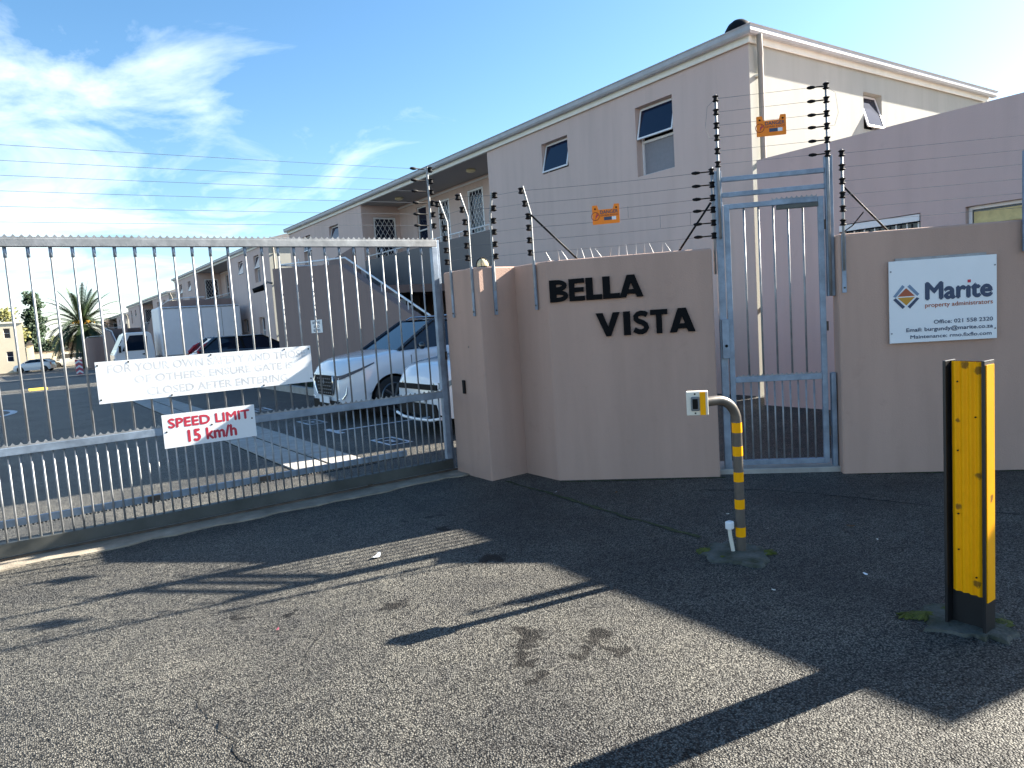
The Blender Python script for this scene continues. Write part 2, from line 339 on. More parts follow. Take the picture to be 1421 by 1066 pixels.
def text_part(name, body, F, a0, a1, b0, b1, c, m, parent, bold=0.0, fat=0.0, spacing=1.0):
    """flat lettering fitted in the rectangle a0..a1, b0..b1 of frame F"""
    vs, fs = text_verts(body, fat, spacing=spacing)
    x0 = min(v.x for v in vs); x1 = max(v.x for v in vs); y0 = min(v.y for v in vs); y1 = max(v.y for v in vs)
    mb = MB(); hh = b1-b0; k = bold*hh*1.1
    offs = [(0,0)] if not bold else [(0,0),(k,0),(-k,0),(0,k),(0,-k)]
    for i,(da,db) in enumerate(offs):
        mb.add([F.p(a0+k+(v.x-x0)/(x1-x0)*(a1-a0-2*k)+da, b0+k+(v.y-y0)/(y1-y0)*(hh-2*k)+db, c+i*.00012) for v in vs], fs)
    o = part(name, mb, m, parent); o['kind'] = 'stuff'; return o
def holed(mb, F, a0, a1, b0, b1, holes, depth):
    """wall face with real openings and reveals"""
    A = sorted({a0, a1, *[h[0] for h in holes], *[h[1] for h in holes]}); B = sorted({b0, b1, *[h[2] for h in holes], *[h[3] for h in holes]})
    for i in range(len(A)-1):
        for j in range(len(B)-1):
            ca, cb = (A[i]+A[i+1])/2, (B[j]+B[j+1])/2
            if any(h[0] < ca < h[1] and h[2] < cb < h[3] for h in holes): continue
            mb.add([F.p(A[i],B[j]), F.p(A[i+1],B[j]), F.p(A[i+1],B[j+1]), F.p(A[i],B[j+1])], [(0,1,2,3)])
    for h in holes:
        q = [(h[0],h[2]),(h[1],h[2]),(h[1],h[3]),(h[0],h[3])]
        for k in range(4):
            (a,b),(c,d) = q[k], q[(k+1)%4]
            mb.add([F.p(a,b), F.p(c,d), F.p(c,d,-depth), F.p(a,b,-depth)], [(0,1,2,3)])
        mb.add([F.p(a,b,-depth) for a,b in q], [(0,1,2,3)])
def bar_frame(mb, F, a0, a1, b0, b1, w, c0, c1):
    mb.obox(F, a0, a1, b0, b0+w, c0, c1); mb.obox(F, a0, a1, b1-w, b1, c0, c1)
    mb.obox(F, a0, a0+w, b0+w, b1-w, c0, c1); mb.obox(F, a1-w, a1, b0+w, b1-w, c0, c1)
def window(parent, F, a0, a1, b0, b1, depth=0.13, split=None, open_deg=0, pane=None, grille=False, sill=False):
    """window set in an opening: frame, panes, top-hung sash"""
    w = part('window', (lambda m: (bar_frame(m, F, a0+.002, a1-.002, b0+.002, b1-.002, 0.035, -depth+.004, -depth+0.05), m)[1])(MB()), M_WFRAME, parent)
    lo = b0; hi = b1
    if split:
        mb = MB(); mb.obox(F, a0+.036, a1-.036, split-.02, split+.02, -depth+.006, -depth+.052); part('transom', mb, M_WFRAME, w)
        mb = MB(); mb.obox(F, a0+.036, a1-.036, b0+.036, split-.021, -depth+.008, -depth+.02); part('pane', mb, pane or M_GLASS, w); lo = split+.02
    if open_deg:
        mb = MB(); mb.obox(F, a0+.036, a1-.036, lo+.002, b1-.036, -depth+.008, -depth+.016); part('room_opening', mb, M_BLACK, w)
        hinge = F.p(0, b1-.03, -depth+.055); t = R(open_deg)
        u2 = F.u*math.cos(t) - F.n*math.sin(t); n2 = F.n*math.cos(t) + F.u*math.sin(t)
        S = Frame(hinge, F.r, n2, u2); h = b1-.03-lo
        mb = MB(); bar_frame(mb, S, a0+.02, a1-.02, -h, 0, 0.03, 0, 0.025); sa = part('sash', mb, M_WFRAME, w)
        mb = MB(); mb.obox(S, a0+.048, a1-.048, -h+.028, -.028, 0.008, 0.014); part('pane', mb, M_GLASS, w)
    else:
        mb = MB(); mb.obox(F, a0+.036, a1-.036, lo+.036 if not split else lo+.002, hi-.036, -depth+.008, -depth+.02); part('pane', mb, M_GLASS, w)
    if grille:
        mb = MB(); bar_frame(mb, F, a0+.01, a1-.01, b0+.01, b1-.01, 0.05, -.03, -.005)
        W, H = a1-a0-.1, b1-b0-.1; st = 0.16
        k = -int(H/st)-1
        while k*st < W + H:
            for sg in (1, -1):
                x0 = k*st; 
                # diagonal clipped to the rectangle
                pts = []
                lo_t = max(0, -x0); hi_t = min(H/1.6, W-x0)
                if hi_t-lo_t > .02:
                    aa, bb = (x0+lo_t, lo_t*1.6), (x0+hi_t, hi_t*1.6)
                    if sg < 0: aa, bb = (W-aa[0], aa[1]), (W-bb[0], bb[1])
                    mb.tube([F.p(a0+.05+aa[0], b0+.05+aa[1], -.018), F.p(a0+.05+bb[0], b0+.05+bb[1], -.018)], 0.007, 4)
            k += 1
        part('security_grille', mb, M_WFRAME, w)
    return w

def gz(y):
    if y < 28: return 0.0
    return -1.15*min(1.0, (y-28)/69.0)

# ------------------------------------------------------------------ ground
mb = MB(); ys = [-300, -20, 8, 28, 97, 200, 1500]; xs = [-1200, -30, 30, 1200]
for y in ys:
    for x in xs: mb.v.append(V(x, y, gz(y)))
for j in range(len(ys)-1):
    for i in range(3): mb.f.append((j*4+i, j*4+i+1, (j+1)*4+i+1, (j+1)*4+i))
ground = struct('ground', mb, M_ASPH)
def crack(name, pts, w, m, z=0.004, jit=0.02):
    mb = MB(); L_, R_ = [], []
    fine = []
    for (x0,y0),(x1,y1) in zip(pts[:-1], pts[1:]):
        n = max(2, int(math.hypot(x1-x0,y1-y0)/0.06))
        fine += [(x0+(x1-x0)*k/n+random.uniform(-jit,jit), y0+(y1-y0)*k/n+random.uniform(-jit,jit)) for k in range(n)]
    fine.append(pts[-1])
    dx, dy = pts[-1][0]-pts[0][0], pts[-1][1]-pts[0][1]; l = math.hypot(dx,dy); nx, ny = -dy/l, dx/l
    for i,(x,y) in enumerate(fine):
        ww = w*random.uniform(.3,1.2); mb.v += [V(x+nx*ww,y+ny*ww,z), V(x-nx*ww,y-ny*ww,z)]
    for i in range(len(fine)-1): mb.f.append((2*i+1, 2*i+3, 2*i+2, 2*i))
    return struct(name, mb, m)
crack('asphalt_joint', [(3.60,5.45),(3.58,4.6),(3.53,3.86),(3.52,3.1)], 0.022, M_MOSSG, jit=.012)
crack('asphalt_joint', [(4.45,3.9),(4.79,3.54),(5.0,2.94),(5.14,2.34),(5.28,1.9),(5.4,.6)], 0.008, M_CRACK, jit=.008)
crack('asphalt_crack', [(0.42,3.35),(0.5,3.04),(0.52,2.53),(0.50,1.9)], 0.003, M_CRACK)
crack('asphalt_crack', [(0.5,3.04),(0.95,3.25),(1.25,3.6)], 0.002, M_CRACK, jit=.025)
crack('asphalt_crack', [(1.2,2.1),(1.45,1.9),(1.5,1.5)], 0.002, M_CRACK, jit=.025)
crack('asphalt_crack', [(4.1,2.2),(4.5,1.7),(4.4,1.0)], 0.003, M_CRACK, jit=.03)
crack('wall_foot_moss', [(3.90,5.03),(4.4,4.53),(4.93,4.03)], 0.02, M_MOSSG, jit=.006)
crack('wall_foot_moss', [(5.69,3.28),(6.6,2.35),(8.0,0.95)], 0.016, M_MOSSG, jit=.006)
# gate track: concrete ground beam with steel rail
mb = MB(); top = []; n = 60
poly = [(-6,6.34),(3.62,6.34)][::-1] if 0 else None
edge = [(-6+9.6*k/n, 5.98+random.uniform(-.035,.035)) for k in range(n+1)]
P = edge + [(3.6,6.40),(-6,6.40)]
mb.ext(P, -0.02, 0.012); struct('track_ground_beam', mb, M_CONCD)
mb = MB(); mb.box(-6,3.58,6.225,6.255,0.012,0.026); struct('gate_track_rail', mb, M_RUST)
mb = MB(); mb.box(-.4,1.8,6.10,6.15,0.0125,0.017); 
# V drain inside the gate: concrete slabs
drain = struct('drain_channel', MB().box(2.34,3.16,7.3,27.5,-0.03,0.002), M_CRACK)
for k in range(17):
    y0 = 7.35+k*1.18
    for x0, x1 in ((2.36,2.735),(2.765,3.14)):
        mb = MB(); mb.box(x0+random.uniform(0,.01),x1,y0,y0+1.165,0,0.012+random.uniform(0,.004)); part('concrete_slab', mb, M_CONC, drain, bevel=.004)
# painted bay marks
def paint(name, polys, m, z=0.005):
    mb = MB()
    for p in polys:
        k = len(mb.v); mb.v += [V(x,y,z+gz(y)) for x,y in p]; mb.f.append(tuple(range(k,k+len(p))))
    return struct(name, mb, m)
def rect(x0,x1,y0,y1): return [(x0,y0),(x1,y0),(x1,y1),(x0,y1)]
for yc in (11.55, 8.55, 14.55):
    paint('bay_number_box', [rect(3.74,4.07,yc-.32,yc-.27),rect(3.74,4.07,yc+.27,yc+.32),rect(3.74,3.79,yc-.27,yc+.27),rect(4.02,4.07,yc-.27,yc+.27),
                             rect(3.84,3.97,yc+.05,yc+.1),rect(3.84,3.97,yc-.1,yc-.05),rect(3.90,3.94,yc-.05,yc+.05)], M_WPAINT)
for yc in (10.15, 13.05):
    paint('bay_line', [rect(3.70,3.80,yc-.32,yc+.32),rect(3.80,8.2,yc-.045,yc+.045)], M_WPAINT)
ring = []
for k in range(40):
    t0, t1 = 2*math.pi*k/40, 2*math.pi*(k+1)/40
    ring.append([(-1.3+1.25*math.cos(t0),21.2+1.7*math.sin(t0)),(-1.3+1.25*math.cos(t1),21.2+1.7*math.sin(t1)),(-1.3+1.1*math.cos(t1),21.2+1.5*math.sin(t1)),(-1.3+1.1*math.cos(t0),21.2+1.5*math.sin(t0))])
paint('speed_limit_circle', ring, M_WPAINT)
# speed hump
for yb, yel in ((33.0, True), (52.0, False)):
    mb = MB(); n = 8
    for i in range(n+1):
        t = i/n; y = yb-.75+1.5*t; z = gz(y)+0.004+0.07*math.sin(math.pi*t)
        mb.v += [V(-4,y,z), V(4.1,y,z)]
    for i in range(n): mb.f.append((2*i,2*i+1,2*i+3,2*i+2))
    h = struct('speed_hump', mb, M_ASPH)
    if yel:
        mb = MB()
        for i in range(n+1):
            t = i/n; y = yb-.72+1.44*t; z = gz(y)+0.009+0.07*math.sin(math.pi*t); mb.v += [V(.35,y,z), V(.95,y,z)]
        for i in range(n): mb.f.append((2*i,2*i+1,2*i+3,2*i+2))
        part('yellow_stripe', mb, M_YELP, h)

# ------------------------------------------------------------------ apartment blocks
def block(Y0, zo, label, mirror, lamps=True):
    L = 22.0; FX = 9.6; z0 = -1.6
    T = thing('apartment_block', label, 'building', (FX, Y0, zo), 'apartment blocks in a row')
    def yy(r): return Y0 + r
    F = Frame((FX, 0, zo), -Y_, -X_)           # long side, a = -y
    G = Frame((0, Y0, zo), X_, -Y_)            # gable end
    def A(r): return -(Y0 + r)
    wings = [(0, 7.3), (14.77, 22.0)]
    wins = [(1.56, 2.44, 3.86, 5.07, 4.47, 12), (4.36, 5.22, 4.45, 5.07, None, 14),
            (22-5.22, 22-4.36, 4.45, 5.07, None, 14), (22-2.44, 22-1.56, 3.86, 5.07, 4.47, 12)]
    low = [(1.56, 2.44, 1.0, 2.25, 1.65, 0), (4.36, 5.22, 1.6, 2.25, None, 0), (22-5.22, 22-4.36, 1.6, 2.25, None, 0), (22-2.44, 22-1.56, 1.0, 2.25, 1.65, 0)]
    mb = MB()
    for (r0, r1) in wings:
        hs = [(A(w[1]), A(w[0]), w[2], w[3]) for w in wins+low if r0 < w[0] < r1]
        holed(mb, F, A(r1), A(r0), z0, 5.40, hs, 0.22)
    gw = [(12.77, 13.38, 4.40, 5.04)]
    gb = MB(); holed(gb, G, FX, 17.6, z0, 5.40, gw, 0.22); part('gable_wall', gb, M_GABLE, T)
    # far gable, back
    mb.add([V(FX,Y0+L,zo+z0), V(17.6,Y0+L,zo+z0), V(17.6,Y0+L,zo+5.4), V(FX,Y0+L,zo+5.4)], [(0,3,2,1)])
    mb.add([V(17.6,Y0,zo+z0), V(17.6,Y0+L,zo+z0), V(17.6,Y0+L,zo+5.4), V(17.6,Y0,zo+5.4)], [(0,3,2,1)])
    # recess: returns, back wall, lower storey
    RX = 10.95
    mb.add([V(FX,yy(7.3),zo+z0), V(RX,yy(7.3),zo+z0), V(RX,yy(7.3),zo+5.4), V(FX,yy(7.3),zo+5.4)], [(0,1,2,3)])
    H = Frame((0, yy(14.77), zo), X_, -Y_)
    holed(mb, H, FX, RX, z0, 5.40, [(10.0, 10.8, 2.76, 5.0)], 0.1)
    B = Frame((RX, 0, zo), -Y_, -X_)
    bw = [(12.93, 13.58, 3.75, 5.12, True), (11.5, 12.18, 2.78, 5.10, False), (9.65, 10.46, 3.85, 5.10, False), (7.7, 8.3, 4.4, 5.1, None)]
    holed(mb, B, A(14.77), A(7.3), z0, 5.40, [(A(w[1]), A(w[0]), w[2], w[3]) for w in bw] + [(A(11.2), A(10.1), 0.9, 2.2)], 0.1)
    # lower storey wall with porch opening
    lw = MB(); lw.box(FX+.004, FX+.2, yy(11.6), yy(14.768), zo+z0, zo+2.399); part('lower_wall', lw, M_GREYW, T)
    part('wall', mb, M_BLD, T)
    for w in wins+low:
        window(T, F, A(w[1]), A(w[0]), w[2], w[3], 0.19, w[4], w[5], pane=M_BLIND if w[4] else None)
    window(T, G, gw[0][0], gw[0][1], gw[0][2], gw[0][3], 0.19, None, 18)
    window(T, H, 10.0, 10.8, 2.76, 5.0, 0.09, None, 0, grille=True)
    for w in bw: window(T, B, A(w[1]), A(w[0]), w[2], w[3], 0.09, 4.4 if w[4] else None, 0, grille=(w[4] is False))
    window(T, B, A(11.2), A(10.1), 0.9, 2.2, .09, None, 22)
    # walkway slab, parapet, handrail, soffit
    mb = MB(); mb.box(FX+.01, RX-.002, yy(7.302), yy(14.768), zo+2.55, zo+2.75); part('walkway_slab', mb, M_BLD, T)
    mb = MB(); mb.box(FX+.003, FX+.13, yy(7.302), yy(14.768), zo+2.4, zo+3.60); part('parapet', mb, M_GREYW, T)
    rail = MB(); rail.tube([V(FX+.06,yy(7.3),zo+3.73), V(FX+.06,yy(14.77),zo+3.73)], .02)
    r = part('handrail', rail, M_WFRAME, T, smooth=True)
    for k in range(6):
        y = yy(7.5+k*1.41); mb = MB(); mb.tube([V(FX+.06,y,zo+3.59), V(FX+.06,y,zo+3.73)], .012, 6); part('baluster', mb, M_WFRAME, r)
    mb = MB(); mb.box(FX-.02, RX, yy(7.3), yy(14.77), zo+5.36, zo+5.39); part('soffit', mb, M_SOFFIT, T)
    mb = MB(); mb.box(RX-.04, RX-.002, yy(7.302), yy(14.768), zo+5.26, zo+5.31); part('conduit', mb, M_WFRAME, T)
    if lamps:
        for ry in (9.0, 13.2):
            mb = MB(); mb.ball((FX+.6, yy(ry), zo+5.33), .13, .13, .06); part('ceiling_lamp', mb, M_LAMP, T, smooth=True)
    # fascia, gutter, roof
    o = 0.03
    mb = MB()
    mb.box(FX-o-.02, FX-o+.0, Y0-o-.02, Y0+L+o+.02, zo+5.37, zo+5.50)
    mb.box(FX-o+.001, 17.6+o, Y0-o-.02, Y0-o, zo+5.37, zo+5.50); mb.box(FX-o+.001, 17.6+o, Y0+L+o, Y0+L+o+.02, zo+5.37, zo+5.50)
    part('fascia', mb, M_TRIM, T, bevel=.004)
    mb = MB()
    def gut(F2, a0, a1):
        mb.prism(F2, [], 0, 0) if 0 else None
    g = 0.145
    prof = [(0.0,5.49),(0.03,5.46),(0.085,5.465),(0.105,5.50),(0.105,5.565),(0.12,5.59),(0.10,5.60),(0.0,5.60)]
    def sweep(c0, n0, c1, n1):
        k = len(mb.v); N = len(prof)
        for c, nn in ((c0,n0),(c1,n1)):
            for (d,z) in prof: mb.v.append(Vector((c[0]+nn[0]*d, c[1]+nn[1]*d, zo+z)))
        for i in range(N): mb.f.append((k+i, k+(i+1)%N, k+N+(i+1)%N, k+N+i))
        mb.f.append(tuple(k+i for i in range(N-1,-1,-1))); mb.f.append(tuple(k+N+i for i in range(N)))
    e = o+.022
    sweep((FX-e,Y0+L+e), (-1,1), (FX-e,Y0-e), (-1,-1)); sweep((FX-e,Y0-e), (-1,-1), (17.6+e,Y0-e), (1,-1)); sweep((17.6+e,Y0+L+e), (1,1), (FX-e,Y0+L+e), (-1,1))
    part('gutter', mb, M_GUTTER, T)
    x0, x1, y0, y1 = FX-.1, 17.7, Y0-.1, Y0+L+.1; xm = (x0+x1)/2; hr = 1.25; ym0, ym1 = y0+4.1, y1-4.1
    mb = MB(); mb.add([(x0,y0,zo+5.57),(x1,y0,zo+5.57),(x1,y1,zo+5.57),(x0,y1,zo+5.57),(xm,ym0,zo+5.57+hr),(xm,ym1,zo+5.57+hr),
                       (x0,y0,zo+5.52),(x1,y0,zo+5.52),(x1,y1,zo+5.52),(x0,y1,zo+5.52)],
                      [(0,1,4),(1,2,5,4),(2,3,5),(3,0,4,5),(0,6,7,1),(1,7,8,2),(2,8,9,3),(3,9,6,0),(6,9,8,7)])
    roof = part('roof', mb, M_ROOF, T)
    # downpipe on the gable by the near corner, and on the far corner of the long side
    mb = MB(); px, py = FX+.14, Y0-.07
    mb.tube([(px-.05,py-.06,zo+5.47),(px-.05,py-.06,zo+5.36),(px+.02,py-.02,zo+5.22),(px+.04,py,zo+5.12),(px+.04,py,zo+.2)], .042, 10)
    dp = part('downpipe', mb, M_PIPE, T, smooth=True)
    for z in (1.4, 3.6, 4.9):
        mb = MB(); mb.box(px-.01,px+.09,py+.02,Y0-.002,zo+z,zo+z+.03); part('pipe_clip', mb, M_TRIM, dp)
    # stair enclosure in front
    return T
def stair(Y0, zo, label, mirror):
    FX = 9.6
    T = thing('stair_enclosure', label, 'staircase', (6.6, Y0+12, zo-.3), 'stair enclosures in front of the blocks')
    def yy(r): return Y0 + (22-r if mirror else r)
    # outer wall top profile along Y (r from block corner), rounded end at far side
    prof = [(5.6,1.55),(5.85,1.66),(8.28,2.56),(9.45,3.02),(11.2,3.15),(13.9,3.34),(14.6,3.38)]
    outer, inner = [], []
    x0, t = 6.6, 0.2; rc = 0.75
    path = [(x0, r, z) for r, z in prof]
    for k in range(1, 9):
        a = math.pi/2*k/8; path.append((x0+rc-rc*math.cos(a), 14.6+rc*math.sin(a), 3.40))
    path.append((FX-.01, 14.6+rc, 3.40))
    mb = MB(); N = len(path)
    for i,(x,r,z) in enumerate(path):
        # inward normal
        a = path[max(i-1,0)]; b = path[min(i+1,N-1)]
        dx, dr = b[0]-a[0], b[1]-a[1]; l = math.hypot(dx,dr); nx, nr = dr/l, -dx/l
        for (q,w) in ((x,r),(x+nx*t,r+nr*t)):
            mb.v += [V(q,yy(w),zo-1.0), V(q,yy(w),zo+z)]
    for i in range(N-1):
        k = 4*i; m = 4*(i+1)
        mb.f += [(k,k+1,m+1,m),(k+2,m+2,m+3,k+3),(k+1,k+3,m+3,m+1)]
    mb.f += [(0,2,3,1), (4*N-4,4*N-3,4*N-1,4*N-2)]
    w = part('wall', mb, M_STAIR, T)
    w.data.polygons.foreach_set('use_smooth', [False]*len(w.data.polygons))
    # landing and inner flight parapet
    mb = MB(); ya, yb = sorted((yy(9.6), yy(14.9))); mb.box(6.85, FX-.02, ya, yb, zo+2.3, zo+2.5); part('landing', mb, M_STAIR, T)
    mb = MB(); F = Frame((8.1,0,zo), Y_, -X_)
    q = [(yy(15.2),2.4),(yy(12.2),2.9),(yy(12.2),3.72),(yy(15.2),3.40)]
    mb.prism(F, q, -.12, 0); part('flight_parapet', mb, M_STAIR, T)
    # steps
    for k in range(13):
        r1 = 9.5-k*.30; zt = 2.45-(k+1)*.17
        ya, yb = sorted((yy(r1-.31), yy(r1))); mb = MB(); mb.box(6.82, 8.0, ya, yb, zo+zt-.4, zo+zt); part('step', mb, M_CONC, T)
    # handrail
    rail = MB(); hp = [(6.7, 5.3, 1.63),(6.7,9.3,3.16),(6.7,11.2,3.27),(6.7,14.2,3.46),(6.9,14.9,3.5),(7.4,15.25,3.52),(8.2,15.3,3.52)]
    rail.tube([V(x,yy(r),zo+z) for x,r,z in hp], .022, 8); hr = part('handrail', rail, M_WFRAME, T, smooth=True)
    for r, z in ((6.2,1.75),(7.4,2.2),(8.8,2.75),(10.4,3.08),(12.6,3.25),(14.2,3.36)):
        mb = MB(); mb.tube([V(6.7,yy(r),zo+z-.03),V(6.7,yy(r),zo+z+.22)], .012, 6); part('baluster', mb, M_WFRAME, hr)
    return T
BL = [(7.1, 0.0, 'taupe two-storey block with open windows right behind the gate wall', False),
      (32.0, 0.0, 'second taupe two-storey block behind the white box truck', True),
      (56.6, -0.65, 'third taupe block, its roof just above the truck box', False),
      (81.2, -1.15, 'farthest taupe block beside the palm, mostly hidden', True)]
SL = ['rounded stair wall with warning plate behind the parked crossover', 'dark stair wall with handrail above the truck box roof',
      'rounded stair wall above the truck cab', 'farthest stair wall beside the palm trunk']
for (a, b, l, m), sl in zip(BL, SL):
    block(a, b, l, m); stair(a, b, sl, m)
# roof vent on first block
T = thing('roof_vent', 'black domed vent on the near roof corner', 'vent', (10.25, 7.75, 5.6))
mb = MB(); mb.tube([(10.25,7.75,5.6),(10.25,7.75,5.78)], .16, 14); part('collar', mb, M_BLACK, T, smooth=True)
mb = MB(); mb.ball((10.25,7.75,5.80), .24, .24, .26, 16, 8); part('dome', mb, M_BLACK, T, smooth=True)

# planter in front of the near stair wall
T = thing('planter_bed', 'low dark planting bed along the near stair wall', 'planter', (6.0, 17.5, 0))
mb = MB(); mb.box(5.55,5.70,12.9,22.4,-.05,.16); mb.box(5.70,6.6,12.9,13.05,-.05,.16); mb.box(5.70,6.6,22.25,22.4,-.05,.16); part('kerb', mb, M_CONC, T, bevel=.01)
mb = MB(); mb.box(5.70,6.6,13.05,22.25,-.05,.10); part('soil', mb, M_SOIL, T)
def leaves(mb, c, rx, ry, rz, n, s, hollow=0.45):
    for _ in range(n):
        while True:
            p = V(random.uniform(-1,1), random.uniform(-1,1), random.uniform(-1,1)); l = p.length
            if hollow < l < 1: break
        q = Vector(c) + V(p.x*rx, p.y*ry, p.z*rz)
        d = V(random.gauss(0,1), random.gauss(0,1), random.gauss(0,1)).normalized(); e = d.orthogonal().normalized(); w = s*random.uniform(.6,1.3)
        mb.add([q-e*w*.5, q+d*w*.45, q+e*w*.5, q-d*w*.45], [(0,1,2,3)])
mb = MB()
for k in range(70): leaves(mb, (random.uniform(5.8,6.5), random.uniform(13.2,22.1), .2), .16, .16, .14, 22, .07, 0)
g = part('ground_cover', mb, M_LEAFD, T); g['kind'] = 'stuff'

# ------------------------------------------------------------------ pink single storey building
T = thing('pink_outbuilding', 'mauve flat-topped single-storey building behind the right-hand wall', 'building', (8.8, 3.3, 0))
F = Frame((8.8,0,0), -Y_, -X_); mb = MB()
PH = 3.45
pw = [(-5.24,-4.24,1.35,2.39),(-3.76,-2.76,1.35,2.38)]
holed(mb, F, -6.44, -0.15, -.2, PH, pw, .14)
mb.add([(8.8,6.44,-.2),(13,6.44,-.2),(13,6.44,PH),(8.8,6.44,PH)], [(3,2,1,0)]); mb.add([(8.8,.15,-.2),(13,.15,-.2),(13,.15,PH),(8.8,.15,PH)], [(0,1,2,3)])
mb.add([(13,6.44,-.2),(13,.15,-.2),(13,.15,PH),(13,6.44,PH)], [(0,3,2,1)]); mb.add([(8.8,.15,PH),(13,.15,PH),(13,6.44,PH),(8.8,6.44,PH)], [(0,1,2,3)])
part('wall', mb, M_PINK, T)
w = window(T, F, *pw[0], .12, None, 0)
mb = MB(); mb.obox(F, pw[0][0]+.01, pw[0][1]-.01, 2.30, 2.375, -.03, .02); part('lintel_trim', mb, M_WFRAME, w)
mb = MB()
for k in range(8): a = -5.2+k*.13; mb.obox(F, a, a+.014, 1.36, 2.29, -.05, -.036)
mb.obox(F, -5.23,-4.25,2.20,2.225,-.034,-.02); part('security_bars', mb, M_WFRAME, w)
w = window(T, F, *pw[1], .12, None, 0)
mb = MB(); mb.obox(F, pw[1][0]+.05, pw[1][1]-.05, 1.40, 2.32, -.108, -.085); part('blind', mb, M_YBLIND, w)
for k in range(5):
    mb = MB(); mb.obox(F, pw[1][0]+.06, pw[1][1]-.06, 1.5+k*.17, 1.53+k*.17, -.083, -.06); part('slat', mb, M_YBLIND, w)

# ------------------------------------------------------------------ gate pillar and boundary walls
WH = 1.97
r2 = math.sqrt(.5)
DF = Frame((6.38*r2, 6.38*r2, 0), (r2,-r2,0), (-r2,-r2,0))       # diagonal wall frame: a = s, c = towards street
def dxy(s, c): q = DF.p(s, 0, c); return (q.x, q.y)
T = thing('gate_pillar', 'mauve plastered pillar at the end of the sliding gate', 'pillar', (3.75, 5.85, 0))
mb = MB(); mb.ext([(3.515,5.555),(3.965,5.575),(3.965,6.05),(3.74,6.30),(3.515,6.18)], -.1, WH); part('body', mb, M_WALL, T, bevel=.014)
mb = MB(); mb.box(3.497,3.513,5.90,5.945,0.80,0.93); part('push_button', mb, M_BLACK, T, bevel=.006)
T = thing('boundary_wall', 'mauve plastered wall carrying the black BELLA VISTA letters', 'wall', (4.4, 4.6, 0))
pl = [(3.935,5.60), dxy(-.815,0), dxy(.602,0), dxy(.602,-.22), (4.16,5.16),(4.16,5.60)]
mb = MB(); mb.ext(pl, -.1, WH); part('body', mb, M_WALL, T, bevel=.016)
sp = MB(); sp.tube([(0,0,-.02),(0,0,.10)], [.006,.001], 5); spm = sp.mesh('spike'); spm.materials.append(M_GALV)
first = None
for k in range(16):
    s = -.78 + k*.075; q = DF.p(s, WH, -.11 - .0)
    o = bpy.data.objects.new('spike', spm); COL.objects.link(o); o.parent = T; o.location = q-wloc(T); o.rotation_euler = (R(random.uniform(-30,30)), R(random.uniform(-28,10)), 0)
T2 = thing('street_wall', 'mauve plastered wall with the white company board right of the pedestrian gate', 'wall', (6.5, 2.5, 0))
pl = [dxy(1.605,0), dxy(6.5,0), dxy(6.5,-.22), dxy(1.605,-.22)]
mb = MB(); mb.ext(pl, -.1, 2.0); part('body', mb, M_WALL, T2, bevel=.016)
# letters
T = thing('wall_lettering', 'black raised capitals spelling BELLA VISTA on the wall', 'lettering', DF.p(-.2,1.27,.003))
def letter(ch, a0, a1, b0, b1):
    w, h = a1-a0, b1-b0
    def q(pts): return [(a0+x*w, b0+y*h) for x,y in pts]
    polys = []
    if ch == 'E': polys = [[(0,0),(.36,0),(.36,1),(0,1)],[(.36,0),(1,0),(1,.21),(.36,.21)],[(.36,.395),(.95,.395),(.95,.605),(.36,.605)],[(.36,.79),(1,.79),(1,1),(.36,1)]]
    if ch == 'L': polys = [[(0,0),(.44,0),(.44,1),(0,1)],[(.44,0),(1,0),(1,.23),(.44,.23)]]
    if ch == 'I': polys = [[(0,0),(1,0),(1,1),(0,1)]]
    if ch == 'T': polys = [[(.33,0),(.67,0),(.67,.78),(.33,.78)],[(0,.78),(1,.78),(1,1),(0,1)]]
    if ch == 'V': polys = [[(0,1),(.29,1),(.5,.40),(.5,0),(.40,0)],[(1,1),(.71,1),(.5,.40),(.5,0),(.60,0)][::-1]]
    if ch == 'A': polys = [[(0,0),(.28,0),(.5,.66),(.5,1),(.34,1)],[(1,0),(.72,0),(.5,.66),(.5,1),(.66,1)][::-1],[(.33,.15),(.67,.15),(.60,.36),(.40,.36)]]
    mb = MB()
    for k, p in enumerate(polys): mb.prism(DF, q(p), .003, .022+.0004*k)
    def ribbon(pts, wid, k=0):
        for i in range(len(pts)-1):
            (x0,y0),(x1,y1) = pts[i], pts[i+1]
            def nrm(j):
                ax, ay = pts[max(j-1,0)]; bx, by = pts[min(j+1,len(pts)-1)]; dx, dy = (bx-ax)*w, (by-ay)*h; l = math.hypot(dx,dy); return -dy/l, dx/l
            n0, n1 = nrm(i), nrm(i+1); ww = wid*h/2
            P = [(a0+x0*w+n0[0]*ww, b0+y0*h+n0[1]*ww),(a0+x0*w-n0[0]*ww, b0+y0*h-n0[1]*ww),(a0+x1*w-n1[0]*ww, b0+y1*h-n1[1]*ww),(a0+x1*w+n1[0]*ww, b0+y1*h+n1[1]*ww)]
            mb.prism(DF, P, .003, .022+.0004*k)
    if ch == 'B':
        mb.prism(DF, q([(0,0),(.36,0),(.36,1),(0,1)]), .003, .022)
        for k,(cy, ry, rx) in enumerate(((.735,.16,.40),(.27,.165,.45))):
            pts = [(.30,cy+ry)] + [(.42+rx*math.sin(math.pi*i/10), cy+ry*math.cos(math.pi*i/10)) for i in range(11)] + [(.30,cy-ry)]
            ribbon(pts, .20, k+1)
    if ch == 'S':
        pts = [(.86,.80),(.70,.875),(.52,.895),(.34,.86),(.22,.76),(.24,.64),(.38,.56),(.60,.49),(.76,.40),(.81,.28),(.72,.16),(.55,.105),(.36,.115),(.12,.215)]
        ribbon(pts, .215)
    return part('letter_'+ch.lower(), mb, M_LETTER, T)
x = -.794
